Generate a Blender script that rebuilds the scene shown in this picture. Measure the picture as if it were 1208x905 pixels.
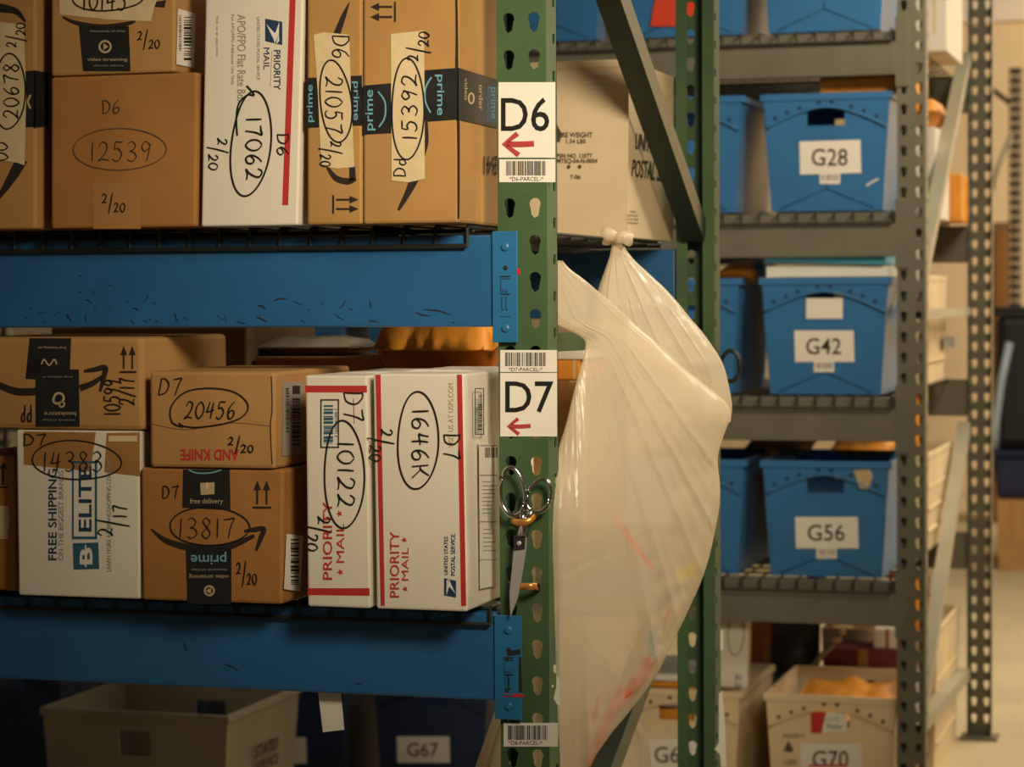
import bpy, bmesh, math, random
from mathutils import Vector, Matrix, noise
random.seed(7)
scene = bpy.context.scene
for o in list(bpy.data.objects):
    bpy.data.objects.remove(o)
COL = scene.collection

# ------------------------------------------------------------------ camera
W, H, F = 1208.0, 905.0, 2801.0
CAM = Vector((0.0, 0.0, 1.33))
YAW, PITCH, ROLL = math.radians(16.6), math.atan(102.0 / F), math.radians(0.32)
_a = Vector((-math.sin(YAW) * math.cos(PITCH), math.cos(YAW) * math.cos(PITCH), -math.sin(PITCH)))
_r0 = Vector((math.cos(YAW), math.sin(YAW), 0.0))
_u0 = _r0.cross(_a)
_u = _u0 * math.cos(ROLL) + _r0 * math.sin(ROLL)
_r = _a.cross(_u)
cd = bpy.data.cameras.new('camera')
cam = bpy.data.objects.new('camera', cd)
COL.objects.link(cam)
M = Matrix.Identity(4)
for i in range(3):
    M[i][0], M[i][1], M[i][2], M[i][3] = _r[i], _u[i], -_a[i], CAM[i]
cam.matrix_world = M
cd.sensor_width = 36.0
cd.lens = F / W * 36.0
cd.clip_start = 0.05
cd.dof.use_dof = True
cd.dof.focus_distance = 3.30
cd.dof.aperture_fstop = 6.6
scene.camera = cam

def ray(u, v):
    return _a + _r * ((u - W / 2) / F) - _u * ((v - H / 2) / F)
def at(u, v, Y):
    d = ray(u, v)
    return CAM + d * ((Y - CAM.y) / d.y)
def at_x(u, v, X):
    d = ray(u, v)
    return CAM + d * ((X - CAM.x) / d.x)
def at_z(u, v, Z):
    d = ray(u, v)
    return CAM + d * ((Z - CAM.z) / d.z)
def proj(P):
    q = Vector(P) - CAM
    d = q.dot(_a)
    return (W / 2 + F * q.dot(_r) / d, H / 2 - F * q.dot(_u) / d)

# ------------------------------------------------------------------ world, lights, exposure
vs = scene.view_settings
vs.view_transform = 'Standard'
vs.look = 'None'
vs.gamma = 1.0
vs.use_curve_mapping = False
vs.exposure = 0.0
world = bpy.data.worlds.new('world')
scene.world = world
world.use_nodes = True
bg = world.node_tree.nodes['Background']
bg.inputs['Color'].default_value = (1.0, 0.80, 0.58, 1)
bg.inputs['Strength'].default_value = 0.07
def area(name, loc, target, sx, sy, power, col):
    l = bpy.data.lights.new(name, 'AREA')
    l.shape = 'RECTANGLE'
    l.size, l.size_y, l.energy, l.color = sx, sy, power, col
    o = bpy.data.objects.new(name, l)
    o.location = loc
    o.rotation_euler = (Vector(target) - Vector(loc)).to_track_quat('-Z', 'Y').to_euler()
    COL.objects.link(o)
    return o
WARM = (1.0, 0.83, 0.60)
def spot(name, loc, target, power, cone, col, radius=.12, blend=1.0):
    l = bpy.data.lights.new(name, 'SPOT')
    l.energy, l.color, l.spot_size, l.spot_blend, l.shadow_soft_size = power, col, math.radians(cone), blend, radius
    o = bpy.data.objects.new(name, l)
    o.location = loc
    o.rotation_euler = (Vector(target) - Vector(loc)).to_track_quat('-Z', 'Y').to_euler()
    COL.objects.link(o)
    return o
spot('lamp_near_aisle', (0.22, 1.60, 2.25), (-0.80, 3.2, 1.58), 276, 50, WARM, radius=.32)
spot('lamp_rack_aisle', (0.1, 4.55, 2.75), (-0.85, 5.9, 1.95), 185, 70, WARM, radius=.3)
spot('bag_fill_spot', (0.30, 3.95, 2.85), (-0.84, 3.55, 1.25), 115, 46, (1.0, .88, .70), radius=.15)  # added narrow spot that brightens the bag, no known fixture
spot('tub_fill_spot', (-1.65, 5.25, 3.0), (-1.62, 5.15, 0.0), 70, 34, WARM, radius=.2)  # extra spot, added only to light the inside of the grey tub
area('ceiling_lamp_end_aisle', (1.2, 8.0, 3.5), (0.7, 8.5, 0.0), 0.5, 4.0, 210, WARM)
area('back_wall_fill', (2.6, 13.2, 3.2), (2.4, 16.0, 2.2), 2.0, 0.5, 420, WARM)  # added fill aimed at the back wall, not a known ceiling lamp

# ------------------------------------------------------------------ materials
MATS = {}
def mat(name, col, rough=0.6, metal=0.0, var=0.0, scale=20.0, bump=0.0, spec=0.5, stretch=None, wear=None):
    if name in MATS:
        return MATS[name]
    m = bpy.data.materials.new(name)
    m.use_nodes = True
    nt = m.node_tree
    b = nt.nodes['Principled BSDF']
    b.inputs['Roughness'].default_value = rough
    b.inputs['Metallic'].default_value = metal
    b.inputs['Specular IOR Level'].default_value = spec
    b.inputs['Base Color'].default_value = (*col, 1)
    tc = nt.nodes.new('ShaderNodeTexCoord')
    mp = nt.nodes.new('ShaderNodeMapping')
    if stretch:
        mp.inputs['Scale'].default_value = stretch
    nt.links.new(tc.outputs['Object'], mp.inputs['Vector'])
    if var > 0:
        n = nt.nodes.new('ShaderNodeTexNoise')
        n.inputs['Scale'].default_value = scale
        n.inputs['Detail'].default_value = 5
        nt.links.new(mp.outputs['Vector'], n.inputs['Vector'])
        r = nt.nodes.new('ShaderNodeValToRGB')
        r.color_ramp.elements[0].position = 0.3
        r.color_ramp.elements[1].position = 0.7
        r.color_ramp.elements[0].color = (*[c * (1 - var) for c in col], 1)
        r.color_ramp.elements[1].color = (*[min(1, c * (1 + var)) for c in col], 1)
        nt.links.new(n.outputs['Fac'], r.inputs['Fac'])
        out = r.outputs['Color']
        if wear:
            n2 = nt.nodes.new('ShaderNodeTexNoise')
            n2.inputs['Scale'].default_value = wear[1]
            n2.inputs['Detail'].default_value = 8
            nt.links.new(mp.outputs['Vector'], n2.inputs['Vector'])
            r2 = nt.nodes.new('ShaderNodeValToRGB')
            r2.color_ramp.elements[0].position = wear[2]
            r2.color_ramp.elements[1].position = wear[2] + 0.03
            nt.links.new(n2.outputs['Fac'], r2.inputs['Fac'])
            mx = nt.nodes.new('ShaderNodeMixRGB')
            nt.links.new(r2.outputs['Color'], mx.inputs['Fac'])
            nt.links.new(out, mx.inputs['Color1'])
            mx.inputs['Color2'].default_value = (*wear[0], 1)
            out = mx.outputs['Color']
        nt.links.new(out, b.inputs['Base Color'])
        if bump > 0:
            bp = nt.nodes.new('ShaderNodeBump')
            bp.inputs['Strength'].default_value = bump
            bp.inputs['Distance'].default_value = 0.01
            nt.links.new(n.outputs['Fac'], bp.inputs['Height'])
            nt.links.new(bp.outputs['Normal'], b.inputs['Normal'])
    MATS[name] = m
    return m

mat('cardboard', (0.43, 0.235, 0.078), 0.75, var=0.10, scale=9, bump=0.10, spec=0.25)
mat('cardboard_dark', (0.36, 0.165, 0.046), 0.8, var=0.12, scale=8, bump=0.10, spec=0.2)
mat('cardboard_grey', (0.27, 0.17, 0.085), 0.8, var=0.10, scale=8, spec=0.2)
mat('white_board', (0.74, 0.69, 0.58), 0.6, var=0.03, scale=6, bump=0.06, spec=0.3)
mat('paper', (0.78, 0.74, 0.66), 0.7, var=0.02, scale=12, spec=0.2)
mat('masking', (0.66, 0.53, 0.31), 0.75, var=0.06, scale=40, bump=0.1, spec=0.2)
mat('brown_tape', (0.36, 0.18, 0.055), 0.3, var=0.06, scale=12, spec=0.5)
mat('clear_tape', (0.39, 0.195, 0.065), 0.3, var=0.04, scale=12, spec=0.5)
mat('black_tape', (0.018, 0.018, 0.017), 0.55, var=0.25, scale=30, spec=0.25)
mat('ink', (0.012, 0.011, 0.011), 0.6, spec=0.3)
mat('ink_faint', (0.13, 0.075, 0.035), 0.7, spec=0.2)
mat('pen', (0.035, 0.028, 0.022), 0.6, spec=0.3)
mat('print_black', (0.03, 0.022, 0.018), 0.7, spec=0.2)
mat('print_grey', (0.30, 0.28, 0.25), 0.7, spec=0.2)
mat('print_red', (0.50, 0.035, 0.03), 0.6, spec=0.3)
mat('print_navy', (0.02, 0.045, 0.10), 0.6, spec=0.3)
mat('print_teal', (0.03, 0.11, 0.17), 0.6, spec=0.3)
mat('print_sky', (0.16, 0.38, 0.48), 0.6, spec=0.3)
mat('print_tan', (0.50, 0.38, 0.22), 0.6, spec=0.3)
mat('print_white', (0.75, 0.72, 0.65), 0.6, spec=0.3)
mat('arrow_red', (0.42, 0.05, 0.05), 0.6, spec=0.2)
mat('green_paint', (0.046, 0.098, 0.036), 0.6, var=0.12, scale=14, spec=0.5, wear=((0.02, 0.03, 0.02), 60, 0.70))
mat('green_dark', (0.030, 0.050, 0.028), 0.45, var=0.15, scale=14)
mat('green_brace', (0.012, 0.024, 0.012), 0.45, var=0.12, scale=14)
mat('slot_dark', (0.01, 0.012, 0.01), 0.8)
mat('blue_beam', (0.018, 0.110, 0.275), 0.42, var=0.08, scale=10, spec=0.5)
mat('blue_connector', (0.02, 0.15, 0.33), 0.38, var=0.08, scale=16, spec=0.5)
mat('grey_paint', (0.135, 0.130, 0.092), 0.45, var=0.10, scale=10, spec=0.5)
mat('grey_brace', (0.36, 0.34, 0.25), 0.5, var=0.08, scale=10)
mat('wire', (0.02, 0.024, 0.02), 0.5)
mat('wire_grey', (0.055, 0.05, 0.035), 0.5, metal=0.2)
mat('blue_tote', (0.028, 0.15, 0.36), 0.45, var=0.07, scale=7, spec=0.5)
mat('blue_tote_light', (0.05, 0.20, 0.42), 0.45, var=0.05, scale=9)
mat('blue_tote_dark', (0.008, 0.03, 0.075), 0.6)
mat('navy_tote', (0.012, 0.025, 0.075), 0.55, var=0.07, scale=7)  # blue tote plastic with the shade under the beam put into its colour
mat('beige_tub', (0.72, 0.58, 0.36), 0.55, var=0.10, scale=5, bump=0.05, spec=0.35, wear=((0.36, 0.24, 0.10), 6, 0.66))
mat('grey_tub', (0.40, 0.35, 0.25), 0.6, var=0.10, scale=5, spec=0.3)
mat('tub_print', (0.08, 0.065, 0.045), 0.7)
mat('orange_pack', (0.72, 0.28, 0.025), 0.6, var=0.18, scale=14, bump=0.3)
mat('padded', (0.52, 0.22, 0.05), 0.6, var=0.12, scale=10, bump=0.25)
mat('red_plastic', (0.62, 0.055, 0.022), 0.45)
mat('maroon', (0.16, 0.02, 0.03), 0.6, var=0.1)
mat('steel', (0.60, 0.58, 0.54), 0.34, metal=0.55)
mat('chrome', (0.50, 0.49, 0.47), 0.16, metal=1.0)
mat('steel_dark', (0.10, 0.095, 0.09), 0.35, metal=0.8)
mat('copper', (0.62, 0.27, 0.06), 0.3, metal=0.5)
mat('black_plastic', (0.015, 0.015, 0.017), 0.4)
mat('rail_blue', (0.36, 0.44, 0.52), 0.4)
mat('brass', (0.6, 0.52, 0.36), 0.3, metal=0.7)
mat('concrete', (0.50, 0.42, 0.26), 0.6, var=0.10, scale=1.6, bump=0.03, spec=0.4)
mat('wall_paint', (0.62, 0.48, 0.29), 0.8, var=0.03, scale=2)
mat('wall_white', (0.72, 0.62, 0.52), 0.8, var=0.03, scale=2)
mat('dark_post', (0.05, 0.045, 0.03), 0.5)
mat('wood', (0.36, 0.24, 0.12), 0.75, var=0.2, scale=8, stretch=(1, 12, 12))
mat('mail_white', (0.70, 0.68, 0.62), 0.55, var=0.03, scale=9)
mat('mail_blue', (0.06, 0.36, 0.55), 0.5, var=0.05, scale=9)
mat('grey_bag', (0.10, 0.095, 0.075), 0.5, var=0.2, scale=9, bump=0.4)
mat('navy_bin', (0.008, 0.012, 0.05), 0.6, var=0.1, scale=4)
mat('streak_red', (0.70, 0.14, 0.05), 0.7)
mat('streak_yellow', (0.70, 0.58, 0.10), 0.7)

def bag_mat(name, col, transp):
    m = bpy.data.materials.new(name)
    m.use_nodes = True
    nt = m.node_tree
    b = nt.nodes['Principled BSDF']
    b.inputs['Base Color'].default_value = (*col, 1)
    b.inputs['Roughness'].default_value = 0.22
    b.inputs['Specular IOR Level'].default_value = 0.45
    tr = nt.nodes.new('ShaderNodeBsdfTranslucent')
    tr.inputs['Color'].default_value = (*col, 1)
    tp = nt.nodes.new('ShaderNodeBsdfTransparent')
    tp.inputs['Color'].default_value = (1, 0.97, 0.9, 1)
    m1 = nt.nodes.new('ShaderNodeMixShader')
    m1.inputs[0].default_value = 0.32
    m2 = nt.nodes.new('ShaderNodeMixShader')
    at_ = nt.nodes.new('ShaderNodeAttribute')
    at_.attribute_name = 'density'
    mr = nt.nodes.new('ShaderNodeMapRange')
    mr.inputs['To Min'].default_value = transp
    mr.inputs['To Max'].default_value = transp * .05
    mr.inputs['From Min'].default_value = .12
    mr.inputs['From Max'].default_value = .75
    nt.links.new(at_.outputs['Fac'], mr.inputs['Value'])
    nt.links.new(mr.outputs['Result'], m2.inputs[0])
    nt.links.new(b.outputs[0], m1.inputs[1])
    nt.links.new(tr.outputs[0], m1.inputs[2])
    nt.links.new(m1.outputs[0], m2.inputs[1])
    nt.links.new(tp.outputs[0], m2.inputs[2])
    nt.links.new(m2.outputs[0], nt.nodes['Material Output'].inputs['Surface'])
    tc = nt.nodes.new('ShaderNodeTexCoord')
    mp = nt.nodes.new('ShaderNodeMapping')
    mp.inputs['Scale'].default_value = (10, 10, 1.6)
    n = nt.nodes.new('ShaderNodeTexNoise')
    n.inputs['Scale'].default_value = 3.0
    n.inputs['Detail'].default_value = 6
    cr = nt.nodes.new('ShaderNodeMixRGB')
    cr.inputs['Color1'].default_value = (col[0] * .90, col[1] * .84, col[2] * .74, 1)
    cr.inputs['Color2'].default_value = (min(1, col[0] * 1.05), min(1, col[1] * 1.06), min(1, col[2] * 1.10), 1)
    nt.links.new(at_.outputs['Fac'], cr.inputs['Fac'])
    nt.links.new(cr.outputs['Color'], b.inputs['Base Color'])
    rn = nt.nodes.new('ShaderNodeTexNoise')
    rn.noise_type = 'RIDGED_MULTIFRACTAL'
    rn.inputs['Scale'].default_value = 6.0
    rn.inputs['Detail'].default_value = 2.0
    nt.links.new(tc.outputs['Object'], rn.inputs['Vector'])
    bp2 = nt.nodes.new('ShaderNodeBump')
    bp2.inputs['Strength'].default_value = 0.22
    bp2.inputs['Distance'].default_value = 0.010
    nt.links.new(rn.outputs['Fac'], bp2.inputs['Height'])
    bp = nt.nodes.new('ShaderNodeBump')
    bp.inputs['Strength'].default_value = 0.2
    bp.inputs['Distance'].default_value = 0.004
    nt.links.new(tc.outputs['Object'], mp.inputs['Vector'])
    nt.links.new(mp.outputs['Vector'], n.inputs['Vector'])
    nt.links.new(n.outputs['Fac'], bp.inputs['Height'])
    nt.links.new(bp2.outputs['Normal'], bp.inputs['Normal'])
    nt.links.new(bp.outputs['Normal'], b.inputs['Normal'])
    MATS[name] = m
bag_mat('bag_white', (0.92, 0.86, 0.73), 0.42)
bag_mat('bag_clear', (0.70, 0.64, 0.50), 0.22)

# ------------------------------------------------------------------ mesh builder
class MB:
    def __init__(self):
        self.v, self.f, self.m, self.mats, self.smooth, self.ops = [], [], [], [], [], []
    def mi(self, name):
        if name not in self.mats:
            self.mats.append(name)
        return self.mats.index(name)
    def face(self, pts, m, smooth=False):
        i0 = len(self.v)
        self.v += [Vector(p) for p in pts]
        self.f.append(list(range(i0, i0 + len(pts))))
        self.m.append(self.mi(m)); self.smooth.append(smooth)
        self.ops.append((i0, len(self.v), len(self.f) - 1, len(self.f)))
    def raw(self, verts, faces, m, smooth=False):
        i0 = len(self.v)
        self.v += [Vector(p) for p in verts]
        k = self.mi(m)
        f0 = len(self.f)
        for f in faces:
            self.f.append([i + i0 for i in f]); self.m.append(k); self.smooth.append(smooth)
        self.ops.append((i0, len(self.v), f0, len(self.f)))
    def hexa(self, a, b, m):          # a: 4 pts of one end, b: 4 of the other
        self.raw(list(a) + list(b), [(3, 2, 1, 0), (4, 5, 6, 7), (0, 1, 5, 4), (1, 2, 6, 5), (2, 3, 7, 6), (3, 0, 4, 7)], m)
    def box(self, x0, x1, y0, y1, z0, z1, m):
        a = [(x0, y0, z0), (x1, y0, z0), (x1, y0, z1), (x0, y0, z1)]
        b = [(x0, y1, z0), (x1, y1, z0), (x1, y1, z1), (x0, y1, z1)]
        self.hexa(a, b, m)
    def tube(self, pts, r, m, n=6, closed=False, smooth=True, rs=None):
        pts = [Vector(p) for p in pts]
        rings = []
        N = len(pts)
        for i, p in enumerate(pts):
            if closed:
                t = pts[(i + 1) % N] - pts[i - 1]
            else:
                t = pts[min(i + 1, N - 1)] - pts[max(i - 1, 0)]
            t.normalize()
            up = Vector((0, 0, 1)) if abs(t.z) < 0.95 else Vector((1, 0, 0))
            a = t.cross(up).normalized(); b = a.cross(t)
            rr = rs[i] if rs else r
            rings.append([p + (a * math.cos(2 * math.pi * k / n) + b * math.sin(2 * math.pi * k / n)) * rr for k in range(n)])
        verts = [q for ring in rings for q in ring]
        faces = []
        for i in range(N if closed else N - 1):
            j = (i + 1) % N
            for k in range(n):
                l = (k + 1) % n
                faces.append((i * n + k, i * n + l, j * n + l, j * n + k))
        if not closed:
            faces.append(tuple(range(n))[::-1]); faces.append(tuple((N - 1) * n + k for k in range(n)))
        self.raw(verts, faces, m, smooth)
    def lathe_disc(self, c, nrm, r, h, m, n=10):
        c = Vector(c); nrm = Vector(nrm).normalized()
        up = Vector((0, 0, 1)) if abs(nrm.z) < 0.9 else Vector((1, 0, 0))
        a = nrm.cross(up).normalized(); b = a.cross(nrm)
        v = []
        for (rr, hh) in ((r, 0), (r * 0.9, h * 0.7), (r * 0.6, h)):
            for k in range(n):
                t = 2 * math.pi * k / n
                v.append(c + (a * math.cos(t) + b * math.sin(t)) * rr + nrm * hh)
        f = []
        for i in range(2):
            for k in range(n):
                l = (k + 1) % n
                f.append((i * n + k, i * n + l, (i + 1) * n + l, (i + 1) * n + k))
        f.append(tuple(2 * n + k for k in range(n)))
        self.raw(v, f, m)
    def build(self, name, parent=None, bevel=0.0, loc=None, segs=2):
        base = Vector(loc) if loc is not None else (root_loc(parent) if parent else Vector((0, 0, 0)))
        me = bpy.data.meshes.new(name)
        me.from_pydata([tuple(p - base) for p in self.v], [], self.f)
        for n in self.mats:
            me.materials.append(MATS[n])
        me.polygons.foreach_set('material_index', self.m)
        me.polygons.foreach_set('use_smooth', self.smooth)
        if bevel > 0:
            bm = bmesh.new(); bm.from_mesh(me)
            bmesh.ops.remove_doubles(bm, verts=bm.verts, dist=1e-6)
            bmesh.ops.recalc_face_normals(bm, faces=bm.faces)
            bmesh.ops.bevel(bm, geom=list(bm.edges), offset=bevel, segments=segs, affect='EDGES', profile=0.5)
            bm.to_mesh(me); bm.free()
        me.update()
        o = bpy.data.objects.new(name, me)
        COL.objects.link(o)
        if parent:
            o.parent = parent
        else:
            o.location = base
        return o

def root_loc(o):
    while o.parent:
        o = o.parent
    return o.location.copy()
def tag(o, label, cat, group=None, kind=None):
    if label: o['label'] = label
    if cat: o['category'] = cat
    if group: o['group'] = group
    if kind: o['kind'] = kind
    return o
def thing(name, loc, label, cat, group=None):
    o = bpy.data.objects.new(name, None)
    o.empty_display_size = 0.05
    COL.objects.link(o)
    o.location = loc
    return tag(o, label, cat, group)
def structure(mb, name):
    o = mb.build(name)
    o['kind'] = 'structure'
    return o
def copy_tree(o, parent=None):
    c = o.copy()
    COL.objects.link(c)
    if parent: c.parent = parent
    for ch in list(o.children):
        copy_tree(ch, c)
    return c

def clusters(mb, gap=.009):
    """pieces of print, tape or pen that lie apart become parts of their own"""
    B = []
    for (v0, v1, f0, f1) in mb.ops:
        P = mb.v[v0:v1]
        B.append(([min(p[i] for p in P) - gap / 2 for i in range(3)], [max(p[i] for p in P) + gap / 2 for i in range(3)]))
    par = list(range(len(B)))
    def find(i):
        while par[i] != i: i = par[i]
        return i
    for i in range(len(B)):
        for j in range(i):
            if all(B[i][0][k] <= B[j][1][k] and B[j][0][k] <= B[i][1][k] for k in range(3)):
                par[find(i)] = find(j)
    out = {}
    for i, (v0, v1, f0, f1) in enumerate(mb.ops):
        m = out.setdefault(find(i), MB())
        off = len(m.v) - v0
        m.v += mb.v[v0:v1]
        for f in range(f0, f1):
            m.f.append([k + off for k in mb.f[f]]); m.m.append(m.mi(mb.mats[mb.m[f]])); m.smooth.append(mb.smooth[f])
    return list(out.values())
def build_split(mb, name, parent, gap=.002, bevel=0.0):
    for m in clusters(mb, gap):
        m.build(name, parent, bevel=bevel)

# ------------------------------------------------------------------ decals: surfaces, strokes, lettering
def toward(P, mm):
    d = (CAM - P).normalized()
    return P + d * (mm * 0.001)
def on_y(Y):
    return lambda u, v, mm=0.6: toward(at(u, v, Y), mm)
def on_x(X):
    return lambda u, v, mm=0.6: toward(at_x(u, v, X), mm)

def smooth_line(pts, n=5, closed=False):
    P = [Vector((p[0], p[1])) for p in pts]
    if len(P) < 3:
        return P
    out = []
    N = len(P)
    for i in range(N if closed else N - 1):
        p0 = P[i - 1] if (closed or i > 0) else P[0]
        p1 = P[i]; p2 = P[(i + 1) % N]
        p3 = P[(i + 2) % N] if (closed or i + 2 < N) else P[-1]
        for k in range(n):
            t = k / n
            out.append(0.5 * ((2 * p1) + (p2 - p0) * t + (2 * p0 - 5 * p1 + 4 * p2 - p3) * t * t + (3 * p1 - p0 - 3 * p2 + p3) * t ** 3))
    if not closed:
        out.append(P[-1])
    return out

def stroke(mb, S, pts, w, m, mm, closed=False, curve=True, ws=None):
    P = smooth_line(pts, 5, closed) if curve else [Vector((p[0], p[1])) for p in pts]
    L, R = [], []
    N = len(P)
    for i, p in enumerate(P):
        t = (P[(i + 1) % N] - P[i - 1]) if closed else (P[min(i + 1, N - 1)] - P[max(i - 1, 0)])
        if t.length < 1e-6: t = Vector((1, 0))
        t.normalize()
        n = Vector((-t.y, t.x))
        ww = w
        if ws:
            q = i / max(1, N - 1) * (len(ws) - 1); k = min(int(q), len(ws) - 2)
            ww = ws[k] + (ws[k + 1] - ws[k]) * (q - k)
        L.append(p + n * ww / 2); R.append(p - n * ww / 2)
    verts = [S(a.x, a.y, mm) for a in L] + [S(b.x, b.y, mm) for b in R]
    faces = [(i, (i + 1) % N, N + (i + 1) % N, N + i) for i in range(N if closed else N - 1)]
    mb.raw(verts, faces, m)

def poly(mb, S, pts, m, mm):
    mb.face([S(p[0], p[1], mm) for p in pts], m)
def rect(mb, S, r, m, mm):
    u0, v0, u1, v1 = r
    poly(mb, S, [(u0, v0), (u1, v0), (u1, v1), (u0, v1)], m, mm)

GL = {
 '0': ([[(.5, 1), (.12, .75), (.1, .3), (.45, 0), (.85, .3), (.88, .72), (.55, 1.0)]], .8),
 '1': ([[(.45, 1), (.4, .5), (.35, 0)]], .45),
 '2': ([[(.1, .75), (.35, 1), (.75, .88), (.7, .55), (.35, .2), (.05, .02), (.45, .1), (.9, .04)]], .8),
 '3': ([[(.15, .9), (.5, 1), (.8, .8), (.6, .58), (.35, .52), (.7, .45), (.85, .2), (.5, 0), (.1, .1)]], .8),
 '4': ([[(.35, 1), (.2, .6), (.1, .42), (.5, .45), (.9, .5)], [(.75, .95), (.65, .5), (.58, 0)]], .8),
 '5': ([[(.3, 1), (.22, .6), (.5, .65), (.78, .42), (.65, .1), (.3, 0), (.05, .12)], [(.3, 1), (.6, .98), (.9, 1)]], .8),
 '6': ([[(.75, 1), (.35, .75), (.12, .35), (.3, .02), (.7, .1), (.8, .4), (.5, .5), (.18, .3)]], .8),
 '7': ([[(.1, .92), (.5, .95), (.9, .98), (.65, .6), (.45, 0)]], .8),
 '8': ([[(.75, .85), (.45, 1), (.2, .8), (.5, .52), (.8, .25), (.5, 0), (.15, .2), (.5, .52), (.78, .8), (.7, .92)]], .8),
 '9': ([[(.8, .85), (.45, 1), (.15, .75), (.4, .52), (.78, .7), (.8, .9), (.72, .4), (.5, 0)]], .8),
 'D': ([[(.15, .95), (.15, .5), (.12, 0)], [(.05, .95), (.5, .95), (.9, .6), (.7, .15), (.1, .02)]], .85),
 'd': ([[(.75, 1), (.72, .5), (.75, 0)], [(.72, .45), (.3, .5), (.1, .2), (.35, 0), (.72, .2)]], .75),
 '/': ([[(.95, 1.1), (.5, .5), (.05, -.1)]], .7),
 'K': ([[(.15, 1), (.12, 0)], [(.85, 1), (.4, .55), (.15, .5)], [(.4, .52), (.9, 0)]], .85),
 ' ': ([], .5),
}
def xf(rect_, rot, x, y):
    """unit text space (x along the text, y up) -> photo pixel inside rect_"""
    u0, v0, u1, v1 = rect_
    if rot == 0:   return (u0 + x * (u1 - u0), v1 - y * (v1 - v0))
    if rot == 90:  return (u0 + y * (u1 - u0), v0 + x * (v1 - v0))      # reads downward
    if rot == -90: return (u1 - y * (u1 - u0), v1 - x * (v1 - v0))      # reads upward
    return (u1 - x * (u1 - u0), v0 + y * (v1 - v0))                     # upside down
def hand(mb, S, text, r, rot=0, w=2.2, m='ink', mm=1.5, slant=0.0, frac=True):
    """handwriting; 2/20 style dates are drawn small-over-small with a slash"""
    tot = sum(GL[c][1] for c in text)
    x0 = 0.0
    slash = text.find('/') if frac else -1
    for i, c in enumerate(text):
        strokes, adv = GL[c]
        for st in strokes:
            q = []
            for (x, y) in st:
                yy = y
                if slash >= 0 and c != '/':
                    yy = y * 0.5 + (0.5 if i < slash else 0.0)
                xx = (x0 + x * adv * 0.86 + slant * yy * adv) / tot
                q.append(xf(r, rot, xx, yy))
            q = [(a + random.uniform(-.35, .35), b + random.uniform(-.35, .35)) for a, b in q]
            stroke(mb, S, q, w * .8, m, mm, ws=[w * .55, w * .85, w * .8, w * .6])
        x0 += adv
def oval(mb, S, c, rx, ry, w=1.8, m='ink', mm=1.5, wob=0.05, tilt=0.0):
    pts = []
    ph = random.random() * 6
    for k in range(20):
        t = 2 * math.pi * k / 20
        rr = 1 + wob * math.sin(2 * t + ph) + wob * 0.5 * math.sin(3 * t + 1)
        x, y = rx * rr * math.cos(t), ry * rr * math.sin(t)
        pts.append((c[0] + x * math.cos(tilt) - y * math.sin(tilt), c[1] + x * math.sin(tilt) + y * math.cos(tilt)))
    stroke(mb, S, pts, w, m, mm, closed=True)

_TXT = {}
def text_mesh(s, bold):
    k = (s, bold)
    if k in _TXT: return _TXT[k]
    cu = bpy.data.curves.new('lettering_source', 'FONT')
    cu.body = s
    cu.resolution_u = 3
    cu.offset = bold
    o = bpy.data.objects.new('lettering_source', cu)
    COL.objects.link(o)
    dg = bpy.context.evaluated_depsgraph_get()
    me = bpy.data.meshes.new_from_object(o.evaluated_get(dg))
    vs_ = [(v.co.x, v.co.y) for v in me.vertices]
    fs = [tuple(p.vertices) for p in me.polygons]
    x0 = min(v[0] for v in vs_); x1 = max(v[0] for v in vs_)
    y0 = min(v[1] for v in vs_); y1 = max(v[1] for v in vs_)
    vs_ = [((x - x0) / (x1 - x0), (y - y0) / (y1 - y0)) for x, y in vs_]
    bpy.data.objects.remove(o); bpy.data.curves.remove(cu); bpy.data.meshes.remove(me)
    _TXT[k] = (vs_, fs)
    return _TXT[k]
def letters(mb, S, s, r, rot=0, m='print_black', mm=0.9, bold=0.0):
    vs_, fs = text_mesh(s, bold)
    mb.raw([S(*xf(r, rot, x, y), mm) for x, y in vs_], fs, m)
def letters3(mb, P, s, m='print_black', bold=0.0):
    """lettering through a function of unit text space -> world"""
    vs_, fs = text_mesh(s, bold)
    mb.raw([P(x, y) for x, y in vs_], fs, m)
def barcode(mb, S, r, m='print_black', mm=1.2, n=26, vertical=False, seed=1):
    rnd = random.Random(seed)
    u0, v0, u1, v1 = r
    x = 0.0
    while x < 1:
        w = rnd.choice((0.35, 0.6, 1.0)) / n
        a, b = x, min(1, x + w)
        if vertical: rect(mb, S, (u0, v0 + a * (v1 - v0), u1, v0 + b * (v1 - v0)), m, mm)
        else:        rect(mb, S, (u0 + a * (u1 - u0), v0, u0 + b * (u1 - u0), v1), m, mm)
        x += w + rnd.choice((0.35, 0.5, 0.9)) / n
def up_arrows(mb, S, r, rot, m='print_black', mm=0.9):
    def P(x, y): return xf(r, rot, x, y)
    for cx in (0.25, 0.75):
        poly(mb, S, [P(cx - .05, .15), P(cx + .05, .15), P(cx + .05, .7), P(cx - .05, .7)], m, mm)
        poly(mb, S, [P(cx - .2, .66), P(cx + .2, .66), P(cx, 1)], m, mm)
    poly(mb, S, [P(0, 0), P(1, 0), P(1, .07), P(0, .07)], m, mm)
def eagle(mb, S, r, rot, m='print_navy', mm=0.9):
    def P(x, y): return xf(r, rot, x, y)
    poly(mb, S, [P(0, 0), P(.85, 0), P(1, 1), P(.12, 1)], m, mm)
    poly(mb, S, [P(.12, .82), P(.6, .8), P(.95, .55), P(.8, .5), P(.2, .05), P(.55, .55), P(.5, .62)], 'print_white', mm + .3)
    poly(mb, S, [P(.6, .8), P(.85, .82), P(.98, .62), P(.8, .7)], 'print_white', mm + .3)
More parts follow.
